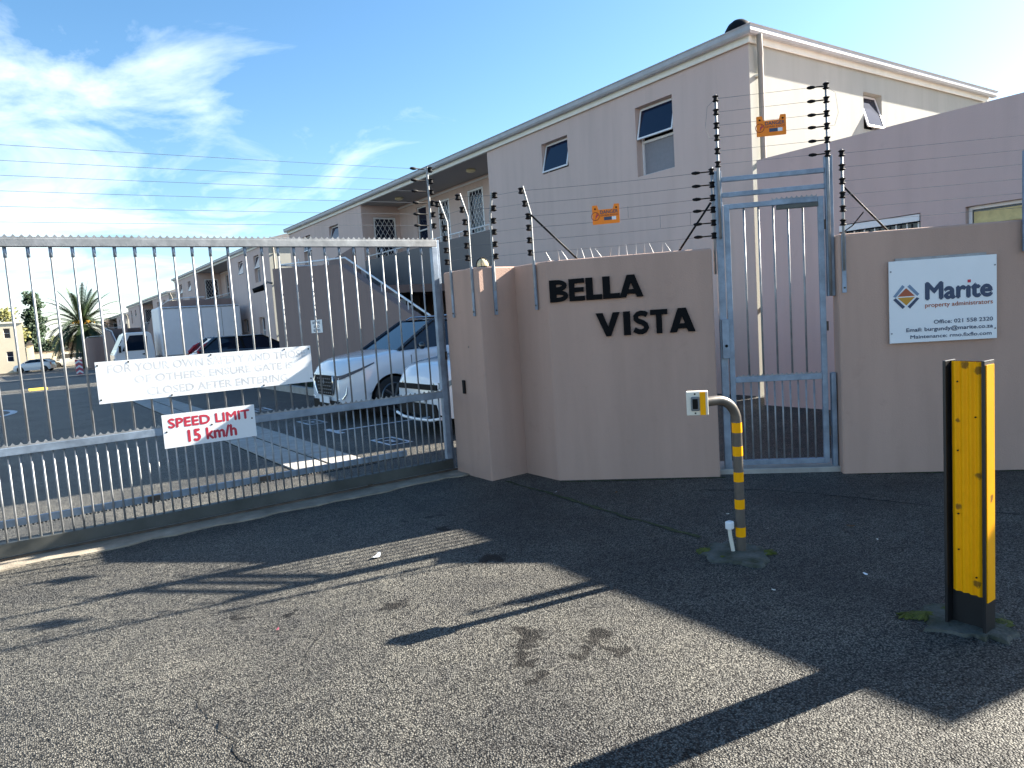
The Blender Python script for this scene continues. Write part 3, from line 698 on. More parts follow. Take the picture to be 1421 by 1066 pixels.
for ch, a0, a1 in (('B',-.794,-.630),('E',-.622,-.487),('L',-.474,-.336),('L',-.328,-.183),('A',-.188,.018)): letter(ch, a0, a1, 1.603, 1.797)
for ch, a0, a1 in (('V',-.402,-.193),('I',-.165,-.105),('S',-.092,.060),('T',.066,.212),('A',.226,.441)): letter(ch, a0, a1, 1.277, 1.483)

# company board on the street wall
T = thing('company_sign', 'white Marite property administrators board screwed to the right wall', 'sign', DF.p(2.37,1.08,.02))
mb = MB(); mb.obox(DF, 2.03, 2.70, 1.10, 1.764, .004, .022); part('backing', mb, M_GALV, T)
mb = MB(); mb.obox(DF, 1.976, 2.768, 1.080, 1.743, .024, .036); part('panel', mb, M_SIGNW, T, bevel=.002)
def dprint(name, polys, m, c=.0385):
    mb = MB()
    for p in polys:
        k = len(mb.v); mb.v += [DF.p(a,b,c) for a,b in p]; mb.f.append(tuple(range(k,k+len(p))))
    return part(name, mb, m, T)
cx, cy, h_ = 2.103, 1.452, .098
def dia(x, y): return (cx+x*h_, cy+y*h_)
dprint('logo_corner', [[dia(-1,.08),dia(-.28,.80+.2),dia(-.10,.83),dia(-.80,.08-.09)]], M_SLATE)
dprint('logo_corner', [[dia(.28,1.0),dia(1,.18),dia(.84,.02),dia(.10,.83)]], M_SLATE)
dprint('logo_corner', [[dia(-1,-.18),dia(-.80,-.05),dia(-.10,-.80),dia(-.28,-.98)]], M_NAVY)
dprint('logo_corner', [[dia(.28,-.98),dia(.10,-.80),dia(.80,-.08),dia(1,-.18)]], M_NAVY)
dprint('logo_roof', [[dia(-.66,.05),dia(.66,.05),dia(0,.72)]], M_BROWNRED, .0390)
dprint('logo_base', [[dia(-.66,-.04),dia(0,-.70),dia(.66,-.04)]], M_OCHRE, .0390)
text_part('wordmark', 'Mar\u0131te', DF, 2.243, 2.738, 1.412, 1.560, .0385, M_NAVY, T, bold=.05)
dprint('wordmark_dot', [[(2.556,1.535),(2.580,1.535),(2.580,1.558),(2.556,1.558)]], M_RED)
text_part('tagline', 'property administrators', DF, 2.243, 2.738, 1.347, 1.392, .0385, M_BROWNRED, T, bold=.012)
text_part('contact_line', 'Office: 021 558 2320', DF, 2.305, 2.738, 1.222, 1.254, .0385, M_NAVY, T, bold=.02)
text_part('contact_line', 'Email: burgundy@marite.co.za', DF, 2.100, 2.738, 1.157, 1.200, .0385, M_NAVY, T, bold=.02)
text_part('contact_line', 'Maintenance: rmo.fixflo.com', DF, 2.130, 2.728, 1.110, 1.140, .0385, M_NAVY, T, bold=.02)
for a, b in ((1.99,1.66),(2.754,1.66),(1.99,1.16),(2.754,1.16)):
    mb = MB(); mb.tube([DF.p(a,b,.035), DF.p(a,b,.041)], .006, 8); part('screw', mb, M_GREYP, T)

# ------------------------------------------------------------------ sliding gate
GX0, GX1, GY = -1.85, 3.49, 6.24
T = gate = thing('sliding_gate', 'long galvanised sliding gate of upright bars across the driveway', 'gate', (0.8, GY, 0.026))
def gbox(name, x0, x1, z0, z1, m=M_GALV, d=.025, y=GY, bev=.004):
    mb = MB(); mb.box(x0, x1, y-d, y+d, z0, z1); return part(name, mb, m, T, bevel=bev)
gbox('top_rail', GX0, GX1, 2.225, 2.285); gbox('middle_rail', GX0+.06, GX1-.06, 0.752, 0.812, M_GALVB)
gbox('bottom_beam', GX0, GX1, 0.04, 0.135, M_KICK, .035)
gbox('end_post', GX1-.06, GX1, 0.136, 2.2245, M_GALVB); gbox('end_post', GX0, GX0+.06, 0.136, 2.2245, M_GALVB)
mb = MB(); F = Frame((0,GY,0), X_, -Y_)
def serrated(mb, F, a0, a1, b, c, pitch=.05, h=.028):
    n = int((a1-a0)/pitch); poly = [(a0,b)]
    poly = [(a0,b)] + [(a1,b)]
    top = []
    for k in range(n):
        x = a1 - k*pitch; top += [(x, b+h), (x-pitch*.3, b+h*.35), (x-pitch*.7, b+h*.35)]
    top.append((a1-n*pitch, b+h))
    for (x0,y0),(x1,y1) in zip(top[:-1], top[1:]):
        mb.add([F.p(x1,b,c),F.p(x0,b,c),F.p(x0,y0,c),F.p(x1,y1,c), F.p(x1,b,c-.003),F.p(x0,b,c-.003),F.p(x0,y0,c-.003),F.p(x1,y1,c-.003)], [(0,1,2,3),(7,6,5,4),(3,2,6,7)])
serrated(mb, F, GX0, GX1, 2.2855, .022); part('spike_strip', mb, M_GALV, T)
mb = MB(); serrated(mb, F, GX0+.06, GX1-.06, .8125, .022); part('spike_strip', mb, M_GALV, T)
up = MB(); up.tube([(0,0,.8115),(0,0,2.2255)], .0082, 8); upm = up.mesh('bar', smooth=True); upm.materials.append(M_GALV)
lo = MB(); lo.tube([(0,0,.1345),(0,0,.7525)], .0074, 8); lom = lo.mesh('bar', smooth=True); lom.materials.append(M_GALV)
sl = MB(); sl.tube([(0,0,2.15),(0,0,2.2255)], .0125, 8); slm = sl.mesh('bar_collar', smooth=True); slm.materials.append(M_GALVB)
k = 1
while GX1-.03-.1372*k > GX0+.1:
    x = GX1-.03-.1372*k
    b = bpy.data.objects.new('bar', upm); COL.objects.link(b); b.parent = T; b.location = V(x,GY,0)-wloc(T)
    c = bpy.data.objects.new('bar_collar', slm); COL.objects.link(c); c.parent = b
    k += 1
k = 1
while GX1-.03-.0686*k > GX0+.08:
    b = bpy.data.objects.new('bar', lom); COL.objects.link(b); b.parent = T; b.location = V(GX1-.03-.0686*k,GY,0)-wloc(T); k += 1
# drive rack behind the gate
mb = MB(); mb.box(GX0+.1, 3.02, 6.268, 6.30, .235, .285); rk = part('drive_rack', mb, M_GALVB, T)
mb = MB(); x = GX0+.12
while x < 3.0: mb.box(x, x+.013, 6.27, 6.298, .222, .2345); x += .026
part('rack_teeth', mb, M_KICK, rk)
for x in (.75, 1.62):
    mb = MB(); mb.box(x, x+.09, 6.255, 6.267, .24, .28); part('rack_bracket', mb, M_RUST, rk)
for x in (-.9, 2.6):
    mb = MB(); mb.tube([(x,6.225,.07),(x,6.255,.07)], .045, 14); part('wheel', mb, M_RUST, T)
# catch post
T = thing('gate_catch_post', 'galvanised catch post beside the mauve gate pillar', 'post', (3.53, 6.36, 0))
mb = MB(); mb.box(3.505,3.565,6.31,6.37,-.1,2.30); part('post', mb, M_GALVB, T, bevel=.004)
mb = MB(); mb.box(3.495,3.504,6.20,6.37,1.15,1.19); mb.box(3.50,3.56,6.295,6.309,1.12,1.20); part('latch_bracket', mb, M_RUST, T)
# safety notice
T = thing('safety_notice', 'long faded white notice about closing the gate, tied to the bars', 'sign', (1.32, 6.2, 1.05))
F = Frame((0,6.222,0), X_, -Y_)
mb = MB(); nn = 12
for i in range(nn):
    a0 = .495+1.655*i/nn; a1 = .495+1.655*(i+1)/nn; c0 = c1 = 0.0
    mb.add([F.p(a0,1.05,c0),F.p(a1,1.05,c1),F.p(a1,1.367,c1),F.p(a0,1.367,c0),F.p(a0,1.05,c0-.004),F.p(a1,1.05,c1-.004),F.p(a1,1.367,c1-.004),F.p(a0,1.367,c0-.004)],[(0,1,2,3),(7,6,5,4),(3,2,6,7),(0,4,5,1)])
part('panel', mb, M_SIGNW, T)
text_part('lettering', 'FOR YOUR OWN SAFETY AND THOSE', F, .575, 2.10, 1.275, 1.338, .0004, M_FADED, T, fat=.008)
text_part('lettering', 'OF OTHERS, ENSURE GATE IS', F, .75, 1.98, 1.175, 1.243, .0004, M_FADED, T, fat=.008)
text_part('lettering', 'CLOSED AFTER ENTERING', F, .83, 1.925, 1.082, 1.143, .0004, M_FADED, T, fat=.008)
for a, b in ((.72,1.352),(1.92,1.352),(1.0,1.063),(1.72,1.063),(.51,1.34),(.51,1.08),(2.13,1.34),(2.13,1.08),(1.32,1.355)):
    mb = MB(); mb.tube([F.p(a,b,-.012),F.p(a,b,.003)], .007, 8); part('tie', mb, M_BLACK, T)
T = thing('speed_limit_sign', 'small white SPEED LIMIT 15 km/h sign with red letters on the gate', 'sign', (1.26, 6.19, .645))
F = Frame((0,6.206,0), X_, -Y_)
mb = MB(); mb.obox(F, .905,1.617,.645,.912,-.004,0); part('panel', mb, M_SIGNW, T)
text_part('lettering', 'SPEED LIMIT', F, .945, 1.575, .800, .880, .0006, M_RED, T, bold=.045)
text_part('lettering', '15 km/h', F, 1.08, 1.46, .672, .775, .0006, M_RED, T, bold=.045)
for a, b in ((.93,.775),(1.59,.80),(1.27,.79)):
    mb = MB(); mb.tube([F.p(a,b,-.006),F.p(a,b,.002)], .007, 8); part('bolt', mb, M_BLACK, T)

# ------------------------------------------------------------------ pedestrian gate and its frame
PF = Frame((6.52*r2, 6.52*r2, 0), (r2,-r2,0), (-r2,-r2,0))
T = thing('gate_surround', 'galvanised posts and double crossbars over the pedestrian gate', 'gate frame', PF.p(1.1,0))
mb = MB(); mb.obox(PF, .655,.715,-.1,2.62,-.03,.03); part('post', mb, M_GALVB, T, bevel=.004)
mb = MB(); mb.obox(PF, 1.545,1.605,1.50,2.66,-.03,.03); part('post', mb, M_GALVB, T, bevel=.004)
mb = MB(); mb.obox(PF, 1.555,1.595,-.1,.85,-.03,.03); part('hinge_post', mb, M_GALVB, T, bevel=.004)
for z in (2.395, 2.525):
    mb = MB(); mb.obox(PF, .716,1.544,z,z+.04,-.02,.02); part('crossbar', mb, M_GALVB, T, bevel=.004)
mb = MB(); mb.obox(PF, .60,1.62,-.03,.045,-.30,.06); part('threshold', mb, M_CONC, T, bevel=.008)
T = thing('pedestrian_gate', 'narrow barred steel pedestrian gate between the two mauve walls', 'gate', PF.p(1.1,.06))
def pbox(name, a0,a1,b0,b1,c0=-.02,c1=.02,m=M_GALVB):
    mb = MB(); mb.obox(PF,a0,a1,b0,b1,c0,c1); return part(name, mb, m, T, bevel=.003)
pbox('stile', .728,.772,.07,2.335); pbox('stile', 1.486,1.53,.07,2.335)
pbox('top_rail', .7725,1.4855,2.292,2.335); pbox('middle_rail', .7725,1.4855,.80,.848); pbox('bottom_rail', .7725,1.4855,.07,.115)
mb = MB(); serrated(mb, PF, .78, 1.48, .8485, .012, .04, .022); part('spike_strip', mb, M_GALV, T)
mb = MB(); serrated(mb, PF, 1.08, 1.48, 2.3355, .012, .04, .022); part('spike_strip', mb, M_GALV, T)
for k in range(5):
    a = .7725+(k+1)*.713/6; mb = MB(); mb.tube([PF.p(a,.8475),PF.p(a,2.2925)], .0085, 8); part('bar', mb, M_GALV, T, smooth=True)
for k in range(10):
    a = .7725+(k+1)*.713/11; mb = MB(); mb.tube([PF.p(a,.1145),PF.p(a,.8005)], .0075, 8); part('bar', mb, M_GALV, T, smooth=True)
lk = pbox('lock_box', .668,.727,1.02,1.36,.031,.075)
mb = MB(); mb.tube([PF.p(.70,1.13,.070),PF.p(.70,1.13,.079)], .013, 12); part('keyhole', mb, M_BLACK, lk)
pbox('closer_arm', 1.15,1.48,2.25,2.285,.021,.055,M_KICK)
for z in (.35, 1.25, 2.1):
    mb = MB(); mb.tube([PF.p(1.538,z-.04,.012),PF.p(1.538,z+.04,.012)], .010, 8); part('hinge', mb, M_RUST, T)

# ------------------------------------------------------------------ electric fence
def bobbin(p, ax=None):
    mb = MB(); d = V(*(ax or (0,0,1)))
    mb.tube([p-d*.028, p-d*.019, p-d*.008, p+d*.008, p+d*.019, p+d*.028], [.013,.028,.017,.017,.028,.013], 10); return mb
def fence_post(T, pts, zs, out, strap=None, r=.011, ins=.030, m=M_GALV):
    pts = [Vector(p) for p in pts]
    mb = MB(); mb.tube(pts, r, 10); po = part('fence_post', mb, m, T, smooth=True)
    if strap:
        (F, a, b0, b1) = strap; mb = MB(); mb.obox(F, a-.016, a+.016, b0, b1, .001, .012); st = part('wall_strap', mb, M_GALVB, po)
        for z in (b0+.04, b1-.10):
            mb = MB(); mb.tube([F.p(a,z,.010),F.p(a,z,.018)], .008, 8); part('bolt', mb, M_KICK, po)
    tips = []
    for z in zs:
        for i in range(len(pts)-1):
            if pts[i].z <= z <= pts[i+1].z:
                t = (z-pts[i].z)/(pts[i+1].z-pts[i].z); p = pts[i].lerp(pts[i+1], t)
        q = p + Vector(out)*ins
        mb = bobbin(q); mb.tube([p, q], .008, 6); part('insulator', mb, M_BLACK, po, smooth=True); tips.append(q)
    return tips
def wire(T, a, b, sag=0.0, r=.0016):
    n = 6; pts = [a.lerp(b, i/n) - V(0,0,sag*4*(i/n)*(1-i/n)) for i in range(n+1)]
    mb = MB(); mb.tube(pts, r, 5); part('wire', mb, M_WIRE, T)
def strain(T, a, b, l=.15):
    """end strain insulator on the wire from a towards b"""
    d = (b-a).normalized(); mb = MB()
    mb.tube([a, a+d*.02, a+d*(l*.55), a+d*(l*.62), a+d*(l*.8), a+d*(l*.95), a+d*l], [.004,.006,.006,.012,.016,.011,.004], 8); part('strain_insulator', mb, M_BLACK, T, smooth=True)
# over the sliding gate
T = thing('electric_fence', 'six-wire electric fence strung above the sliding gate', 'electric fence', (3.54, 6.38, 2.0))
zs = [2.45,2.56,2.67,2.78,2.885,2.995]
tips = fence_post(T, [(3.535,6.385,1.2),(3.535,6.385,2.5),(3.535,6.385,3.02)], zs, (1,-.3,0))
mb = MB(); mb.box(3.515,3.552,6.371,6.377,1.15,2.2); part('post_strap', mb, M_GALV, T)
far = [V(-4.6,6.385,z-.03) for z in zs]
for a, b in zip(tips, far): 
    a2 = V(3.50,6.37,a.z); strain(T, a2, V(-4.6,6.37,a.z), .16); wire(T, a2, b, .02)
fence_post(T, [(-4.63,6.385,1.2),(-4.63,6.385,3.02)], [z-.03 for z in zs], (-1,-.3,0))
mb = MB(); mb.box(-4.68,-4.60,6.36,6.44,0,1.4); part('support_post', mb, M_GALVB, T)
# along pillar and lettered wall
T = thing('electric_fence', 'electric fence with cranked posts along pillar and lettered wall', 'electric fence', (3.9, 5.4, WH))
zw = [2.06,2.17,2.28,2.38,2.49,2.60]
FXm = Frame((3.515,0,0), -Y_, -X_); FYm = Frame((0,5.563,0), X_, -Y_); FX4 = Frame((3.922,0,0), -Y_, -X_)
t1 = fence_post(T, [(3.505,6.02,1.75),(3.505,6.02,2.43),(3.44,6.03,2.63)], zw, (-1,0,0), (FXm,-6.02,1.53,1.98))
t2 = fence_post(T, [(3.505,5.645,1.75),(3.505,5.645,2.43),(3.44,5.65,2.63)], zw, (-1,0,0), (FXm,-5.645,1.53,1.98))
t3 = fence_post(T, [(3.69,5.55,1.75),(3.69,5.55,2.43),(3.69,5.50,2.63)], zw, (.7,-.7,0), (FYm,3.69,1.53,1.98))
t4 = fence_post(T, [(3.912,5.235,1.75),(3.912,5.235,2.40),(3.84,5.235,2.64)], zw, (-1,0,0), (FX4,-5.235,1.55,1.99))
t5 = fence_post(T, [PF.p(.638,1.75,.02),PF.p(.638,2.655,.02)], [z+.02 for z in zw], (0,0,0), ins=0)
for a, b in ((t1,t2),(t2,t3),(t3,t4)):
    for p, q in zip(a, b): wire(T, p, q)
for p, q in zip(t4, t5): wire(T, p, q, .01); strain(T, q, p, .17)
for k, s in enumerate((.15,.33,.52)):
    a = t4[2].lerp(t5[2], s+.2); b = t4[3].lerp(t5[3], s+.2)
mb = MB(); mb.tube([(3.905,5.22,2.39), DF.p(-.53,WH-.01,-.1)], .009, 8); part('brace', mb, M_BLACK, T, smooth=True)
mb = MB(); mb.tube([PF.p(.62,2.36,.03), DF.p(.33,WH-.01,-.1)], .009, 8); part('brace', mb, M_BLACK, T, smooth=True)
# droppers hanging between the lower wires
for s in (.55, .72, .88):
    i = random.choice((0,1,2)); a = t4[i+1].lerp(t5[i+1], s); b = t4[i].lerp(t5[i], s); wire(T, a, b)
WA, WB = t4[3].lerp(t5[3], .43), t4[2].lerp(t5[2], .43)
# above the pedestrian gate
T = thing('electric_fence', 'two tall posts with six short wires above the pedestrian gate', 'electric fence', PF.p(1.1,2.6))
zt = [2.67,2.78,2.89,2.99,3.10,3.21]
ta = fence_post(T, [PF.p(.69,2.05,.045),PF.p(.69,3.24,.045)], zt, (0,0,0), ins=0)
tb = fence_post(T, [PF.p(1.565,1.50,.045),PF.p(1.565,3.24,.045)], zt, (0,0,0), ins=0)
for p, q in zip(ta, tb): wire(T, p, q); strain(T, q, p, .15)
WC, WD = ta[3].lerp(tb[3], .50), ta[2].lerp(tb[2], .50)
for tips_, s0 in ((ta, -1), (tb, 1)):
    c = [tips_[5], tips_[5]+PF.r*s0*.07-V(0,0,.06), tips_[3]+PF.r*s0*.09, tips_[2]+PF.r*s0*.06, tips_[2]]
    mb = MB(); mb.tube(c, .0014, 5); part('jumper_wire', mb, M_WIRE, T)
# right of the pedestrian gate
T = thing('electric_fence', 'electric fence over the right-hand wall with slanting brace', 'electric fence', PF.p(2.3,2.0))
zr = [2.09,2.20,2.31,2.42,2.53,2.64]
fs = Frame(DF.p(0,0,0), DF.r, DF.n)
tc_ = fence_post(T, [DF.p(1.645,1.70,.014),DF.p(1.645,2.67,.014)], zr, (0,0,0), (fs,1.645,1.52,2.0), ins=0)
td = fence_post(T, [DF.p(3.02,1.70,.014),DF.p(3.02,2.67,.014)], zr, (0,0,0), (fs,3.02,1.52,2.0), ins=0)
te = fence_post(T, [DF.p(5.6,1.70,.014),DF.p(5.6,2.67,.014)], zr, (0,0,0), (fs,5.6,1.52,2.0), ins=0)
for p, q in zip(tc_, td): wire(T, p, q)
for p, q in zip(td, te): wire(T, p, q)
mb = MB(); mb.tube([DF.p(1.655,2.38,.0), DF.p(2.03,1.985,-.1)], .008, 8); part('brace', mb, M_BLACK, T, smooth=True)
mb = MB(); mb.obox(DF, 2.955,3.075,1.75,2.52,.02,.045); part('end_plate', mb, M_GALVB, T)
mb = MB(); mb.tube([DF.p(1.66,2.02,.0),DF.p(1.72,2.06,.0),DF.p(1.80,2.16,.02)], .005, 6); part('cable', mb, M_BLACK, T)
# warning signs hung on the wires
def warning(name, label, c, F, w=.235, h=.165):
    T = thing(name, label, 'sign', c - V(0,0,h/2), 'orange warning signs on the electric fence')
    Fc = Frame(c, F.r, F.n); x, y = w/2, h/2
    poly = [(-x*.97,-y),(x*.97,-y),(x,-y*.9),(x,y*.95),(x*.93,y),(x*.62,y),(x*.52,y*.52),(-x*.52,y*.52),(-x*.62,y),(-x*.93,y),(-x,y*.95),(-x,-y*.9)]
    mb = MB(); mb.prism(Fc, poly, 0, .006); part('panel', mb, M_ORANGE, T)
    text_part('lettering', 'DANGER', Fc, -x*.42, x*.90, y*.06, y*.42, .008, M_NAVY, T, bold=.02)
    text_part('lettering', 'GEVAAR INGOZI', Fc, -x*.42, x*.90, -y*.20, y*.0, .008, M_BROWNRED, T, bold=.02)
    mb = MB(); mb.obox(Fc, -x*.15, x*.42, -y*.62, -y*.28, .006, .0075); part('brand_patch', mb, M_NAVY, T)
    mb = MB(); mb.obox(Fc, x*.43, x*.74, -y*.62, -y*.28, .006, .0075); part('brand_patch', mb, M_SIGNW, T)
    # hand-and-flash pictogram
    mb = MB(); mb.tube([Fc.p(-x*.78+.035*math.cos(t*.52), -y*.15+.035*math.sin(t*.52), .007) for t in range(13)], .003, 4, False); part('pictogram', mb, M_BROWNRED, T)
    mb = MB(); mb.prism(Fc, [(-x*.70,y*.22),(-x*.52,-y*.12),(-x*.62,-y*.10),(-x*.80,-y*.5),(-x*.74,-y*.02),(-x*.66,-y*.04)], .006, .0078); part('pictogram', mb, M_RED, T)
    for s in (-1, 1):
        mb = MB(); mb.tube([Fc.p(s*x*.78,y*.62,.005),Fc.p(s*x*.78,y*.62,.009)], .008, 8); part('clip', mb, M_BLACK, T)
warning('warning_sign', 'orange fence warning sign on the wires above the lettered wall', (WA+WB)/2+V(0,0,.0)+DF.n*.006, Frame((0,0,0), (t5[3]-t4[3]).normalized(), DF.n))
warning('warning_sign', 'orange fence warning sign between the tall pedestrian gate posts', (WC+WD)/2+DF.n*.006, DF)
# caged bulkhead lamp on pillar
T = thing('bulkhead_lamp', 'cream caged lamp standing on top of the pillar', 'lamp', (3.72, 5.78, WH))
mb = MB(); mb.tube([(3.72,5.78,WH-.002),(3.72,5.78,WH+.02)], .07, 14); part('base', mb, M_BLACK, T)
mb = MB(); mb.ball((3.72,5.78,WH+.02), .058, .058, .075, 14, 8); part('globe', mb, M_LAMP, T, smooth=True)
for k in range(4):
    a = math.pi*k/4; mb = MB(); mb.tube([V(3.72+.066*math.cos(a)*math.cos(t*.314), 5.78+.066*math.sin(a)*math.cos(t*.314), WH+.02+.085*math.sin(t*.314)) for t in range(11)], .003, 5); part('cage_wire', mb, M_BLACK, T)

# ------------------------------------------------------------------ card reader post
def slab_pad(parent, c, rx, ry, m, n=22, h=.018):
    P = []
    for k in range(n):
        a = 2*math.pi*k/n; q = 1/max(abs(math.cos(a-.5)), abs(math.sin(a-.5)))
        f_ = random.uniform(.78,1.06)*min(q, 1.3); P.append((c[0]+rx*math.cos(a)*f_, c[1]+ry*math.sin(a)*f_))
    mb = MB(); k0 = len(P); mb.v = [V(x,y,-.01) for x,y in P] + [V(c[0]+(x-c[0])*.9, c[1]+(y-c[1])*.9, h*random.uniform(.6,1)) for x,y in P] + [V(c[0],c[1],h*1.25)]
    for i in range(k0):
        j = (i+1)%k0; mb.f += [(i,j,j+k0,i+k0),(i+k0,j+k0,2*k0)]
    return part('footing', mb, m, parent, smooth=True)
M_MOSSB = mat('green_moss', (0.085, 0.095, 0.010), 0.95, var=0.5, vscale=25, bump=1.0, bscale=150)
def moss(parent, x, y, r, z=.012):
    mb = MB(); n = 26; c = V(x, y, z+.010)
    mb.v = [V(x+r*math.cos(6.2832*k/n)*random.uniform(.35,1.15), y+r*.8*math.sin(6.2832*k/n)*random.uniform(.35,1.15), z*.3) for k in range(n)] + [c]
    mb.f = [(k, (k+1)%n, n) for k in range(n)]
    part('moss', mb, M_MOSSB, parent, smooth=True)
bx, by = 3.46, 2.73
T = thing('card_reader_post', 'bent access reader post with yellow bands in front of the pedestrian gate', 'reader post', (bx, by, 0))
mb = MB(); pts = [V(bx,by,-.05), V(bx,by,.80)]; ad = V(-.93,.2,0).normalized()
for k in range(1, 9):
    a = math.pi/2*k/8; pts.append(V(bx,by,.80)+ad*(.14*(1-math.cos(a)))+V(0,0,.14*math.sin(a)))
pts.append(V(bx,by,.94)+ad*.235)
mb.tube(pts, .0285, 18); pole = part('pole', mb, M_POST, T, smooth=True)
for z in (.105, .275, .44, .595):
    mb = MB(); mb.tube([V(bx,by,z),V(bx,by,z+.058)], .0293, 18); part('yellow_band', mb, M_YEL, pole)
mb = MB(); mb.tube([V(bx,by,.735),V(bx,by,.76),V(bx,by,.795)], [.0293,.0294,.0293], 18); part('yellow_band', mb, M_YEL, pole)
bc = V(bx,by,.94)+ad*.275; RF = Frame(bc, V(.66,-.75,0), V(-.75,-.66,0))
mb = MB(); mb.obox(RF, -.06,.06,-.068,.068,-.03,.03); rd = part('reader_box', mb, M_CREAMP, T, bevel=.004)
mb = MB(); mb.obox(RF, .015,.046,-.066,.066,.0302,.036); part('yellow_strip', mb, M_YEL, rd)
mb = MB(); mb.obox(RF, -.035,.012,-.042,.040,.0302,.044); kp = part('reader', mb, M_GREYP, rd, bevel=.006)
mb = MB(); mb.obox(RF, -.026,.003,-.03,.028,.0441,.046); part('reader_face', mb, M_BLACK, rd)
for b in (-.055, .055):
    mb = MB(); mb.tube([RF.p(-.012,b,.030),RF.p(-.012,b,.033)], .005, 8); part('screw', mb, M_BLACK, rd)
mb = MB(); mb.tube([V(bx-.045,by+.02,0),V(bx-.06,by+.03,.12),V(bx-.062,by+.032,.16)], .012, 10); part('conduit', mb, M_CREAMP, T, smooth=True)
mb = MB(); mb.box(bx-.083,bx-.040,by+.010,by+.050,.155,.205); part('conduit_box', mb, M_SIGNW, T, bevel=.009, seg=3)
slab_pad(T, (3.42,2.74), .19, .21, M_MOSS, 34)
for q_ in ((3.34,2.90,.08,.014),(3.56,2.62,.07,.014),(3.30,2.74,.06,.014),(3.55,2.80,.07,.014)): moss(T, *q_)

# ------------------------------------------------------------------ bollard
T = thing('steel_bollard', 'black steel beam bollard with broad yellow panels', 'bollard', (3.34, 1.42, 0))
mb = MB(); mb.box(3.29,3.385,1.490,1.503,-.05,1.19); mb.box(3.29,3.385,1.338,1.351,-.05,1.19); mb.box(3.333,3.342,1.3511,1.4899,-.05,1.188); part('beam', mb, M_BOLL, T, bevel=.0025)
mb = MB(); n = 36
for i in range(n+1):
    y = 1.355+.122*i/n; d = .0045*math.cos(2*math.pi*i/n*4.0)
    for z in (.165,.4,.7,1.0,1.183): mb.v.append(V(3.312+d+random.uniform(-.0006,.0006), y, z+ .006*(i/n)))
for i in range(n):
    for j in range(4): k = i*5+j; mb.f.append((k, k+1, k+6, k+5))
part('yellow_panel', mb, M_YEL, T, smooth=True)
mb = MB(); mb.box(3.30,3.372,1.3335,1.3378,.15,1.172); part('yellow_panel', mb, M_YEL, T)
for z in (1.10,.95,.80,.52,.36,.25):
    mb = MB(); y = 1.38 if int(z*100)%2 else 1.45; mb.tube([V(3.3085,y,z),V(3.304,y,z)], .0035, 8); part('rivet', mb, M_BLACK, T)
slab_pad(T, (3.38,1.45), .18, .19, M_MOSS, 34)
for q_ in ((3.33,1.60,.09,.016),(3.45,1.56,.08,.016),(3.47,1.36,.07,.016),(3.27,1.66,.06,.012)): moss(T, *q_)

# small litter and leaves
def litter(name, label, cat, x, y, s, m, curl=.3, rot=0.0, group=None):
    mb = MB(); n = 6
    for i in range(n+1):
        t = i/n-.5; w = s*.22*(1-abs(t)*1.2); a = rot; px = x+math.cos(a)*t*s; py = y+math.sin(a)*t*s + curl*s*t*t*2
        z = .006+abs(t)*s*.12
        mb.v += [V(px-math.sin(a)*w,py+math.cos(a)*w,z), V(px+math.sin(a)*w,py-math.cos(a)*w,z+.003)]
    for i in range(n): mb.f.append((2*i,2*i+1,2*i+3,2*i+2))
    o = part(name, mb, m, None, at=(x,y,0)); tag(o, label, cat, group)
litter('plastic_scrap', 'curled white plastic scrap on the asphalt before the gate', 'litter', 1.80, 4.31, .11, M_SIGNW, .5, .6)
litter('paper_scrap', 'tiny white paper scrap left of the bollard', 'litter', 3.62, 2.05, .035, M_SIGNW, .2, 1.2)
litter('paper_scrap', 'tiny white paper scrap near the asphalt joint below the lettered wall', 'litter', 3.63, 4.75, .04, M_SIGNW, .2, .2)
litter('dry_leaf', 'brown dry leaf below the lettered wall', 'leaf', 3.95, 4.35, .06, M_DRYL, .4, .5)
litter('dry_leaf', 'brown dry leaf near the pedestrian gate walk', 'leaf', 4.35, 2.55, .05, M_DRYL, .4, 2.2)
for k_, (x_, y_, lab_) in enumerate(((3.95,2.9,'tiny pale chip on the asphalt right of the reader post'),(4.2,2.3,'tiny pale chip on the shaded asphalt behind the bollard'),(3.1,2.25,'tiny pale chip on the shaded asphalt before the reader post'),(4.05,3.3,'tiny pale chip below the pedestrian gate'))):
    litter('stone_chip', lab_, 'litter', x_, y_, .022, M_CREAMP, .2, k_*.9)
litter('dry_leaf', 'reddish leaf on the sunlit asphalt', 'leaf', .95, 3.62, .035, M_PINKP, .4, 1.0)

# ------------------------------------------------------------------ notices on the stair wall, camera
SF = Frame((6.6,0,0), -Y_, -X_)
T = thing('warning_plate', 'white BEWARE SPEED BUMPS plate on the near stair wall', 'sign', (6.59, 18.44, 1.45))
mb = MB(); mb.obox(SF, -18.86,-18.02,1.42,1.76,.003,.012); part('panel', mb, M_SIGNW, T, bevel=.02)
text_part('lettering', 'BEWARE', SF, -18.72,-18.16,1.655,1.725,.014,M_NAVY,T,bold=.03)
text_part('lettering', 'SPEED', SF, -18.66,-18.22,1.555,1.62,.014,M_NAVY,T,bold=.03)
text_part('lettering', 'BUMPS', SF, -18.68,-18.20,1.45,1.52,.014,M_NAVY,T,bold=.03)
T = thing('notice_plate', 'small grey notice on the lower wall behind the stair', 'sign', (9.58, 19.4, 1.9))
LF = Frame((9.6,0,0), -Y_, -X_)
mb = MB(); mb.obox(LF,-19.62,-19.24,1.95,2.25,.002,.012); part('panel', mb, M_SIGNW, T)
T = thing('security_camera', 'dark security camera on an arm at the rounded stair wall', 'camera', (6.62,22.0,2.85))
mb = MB(); mb.tube([(6.62,22.0,2.98),(6.5,22.1,3.02),(6.4,22.2,2.95)], .03, 8); part('arm', mb, M_GREYP, T, smooth=True)
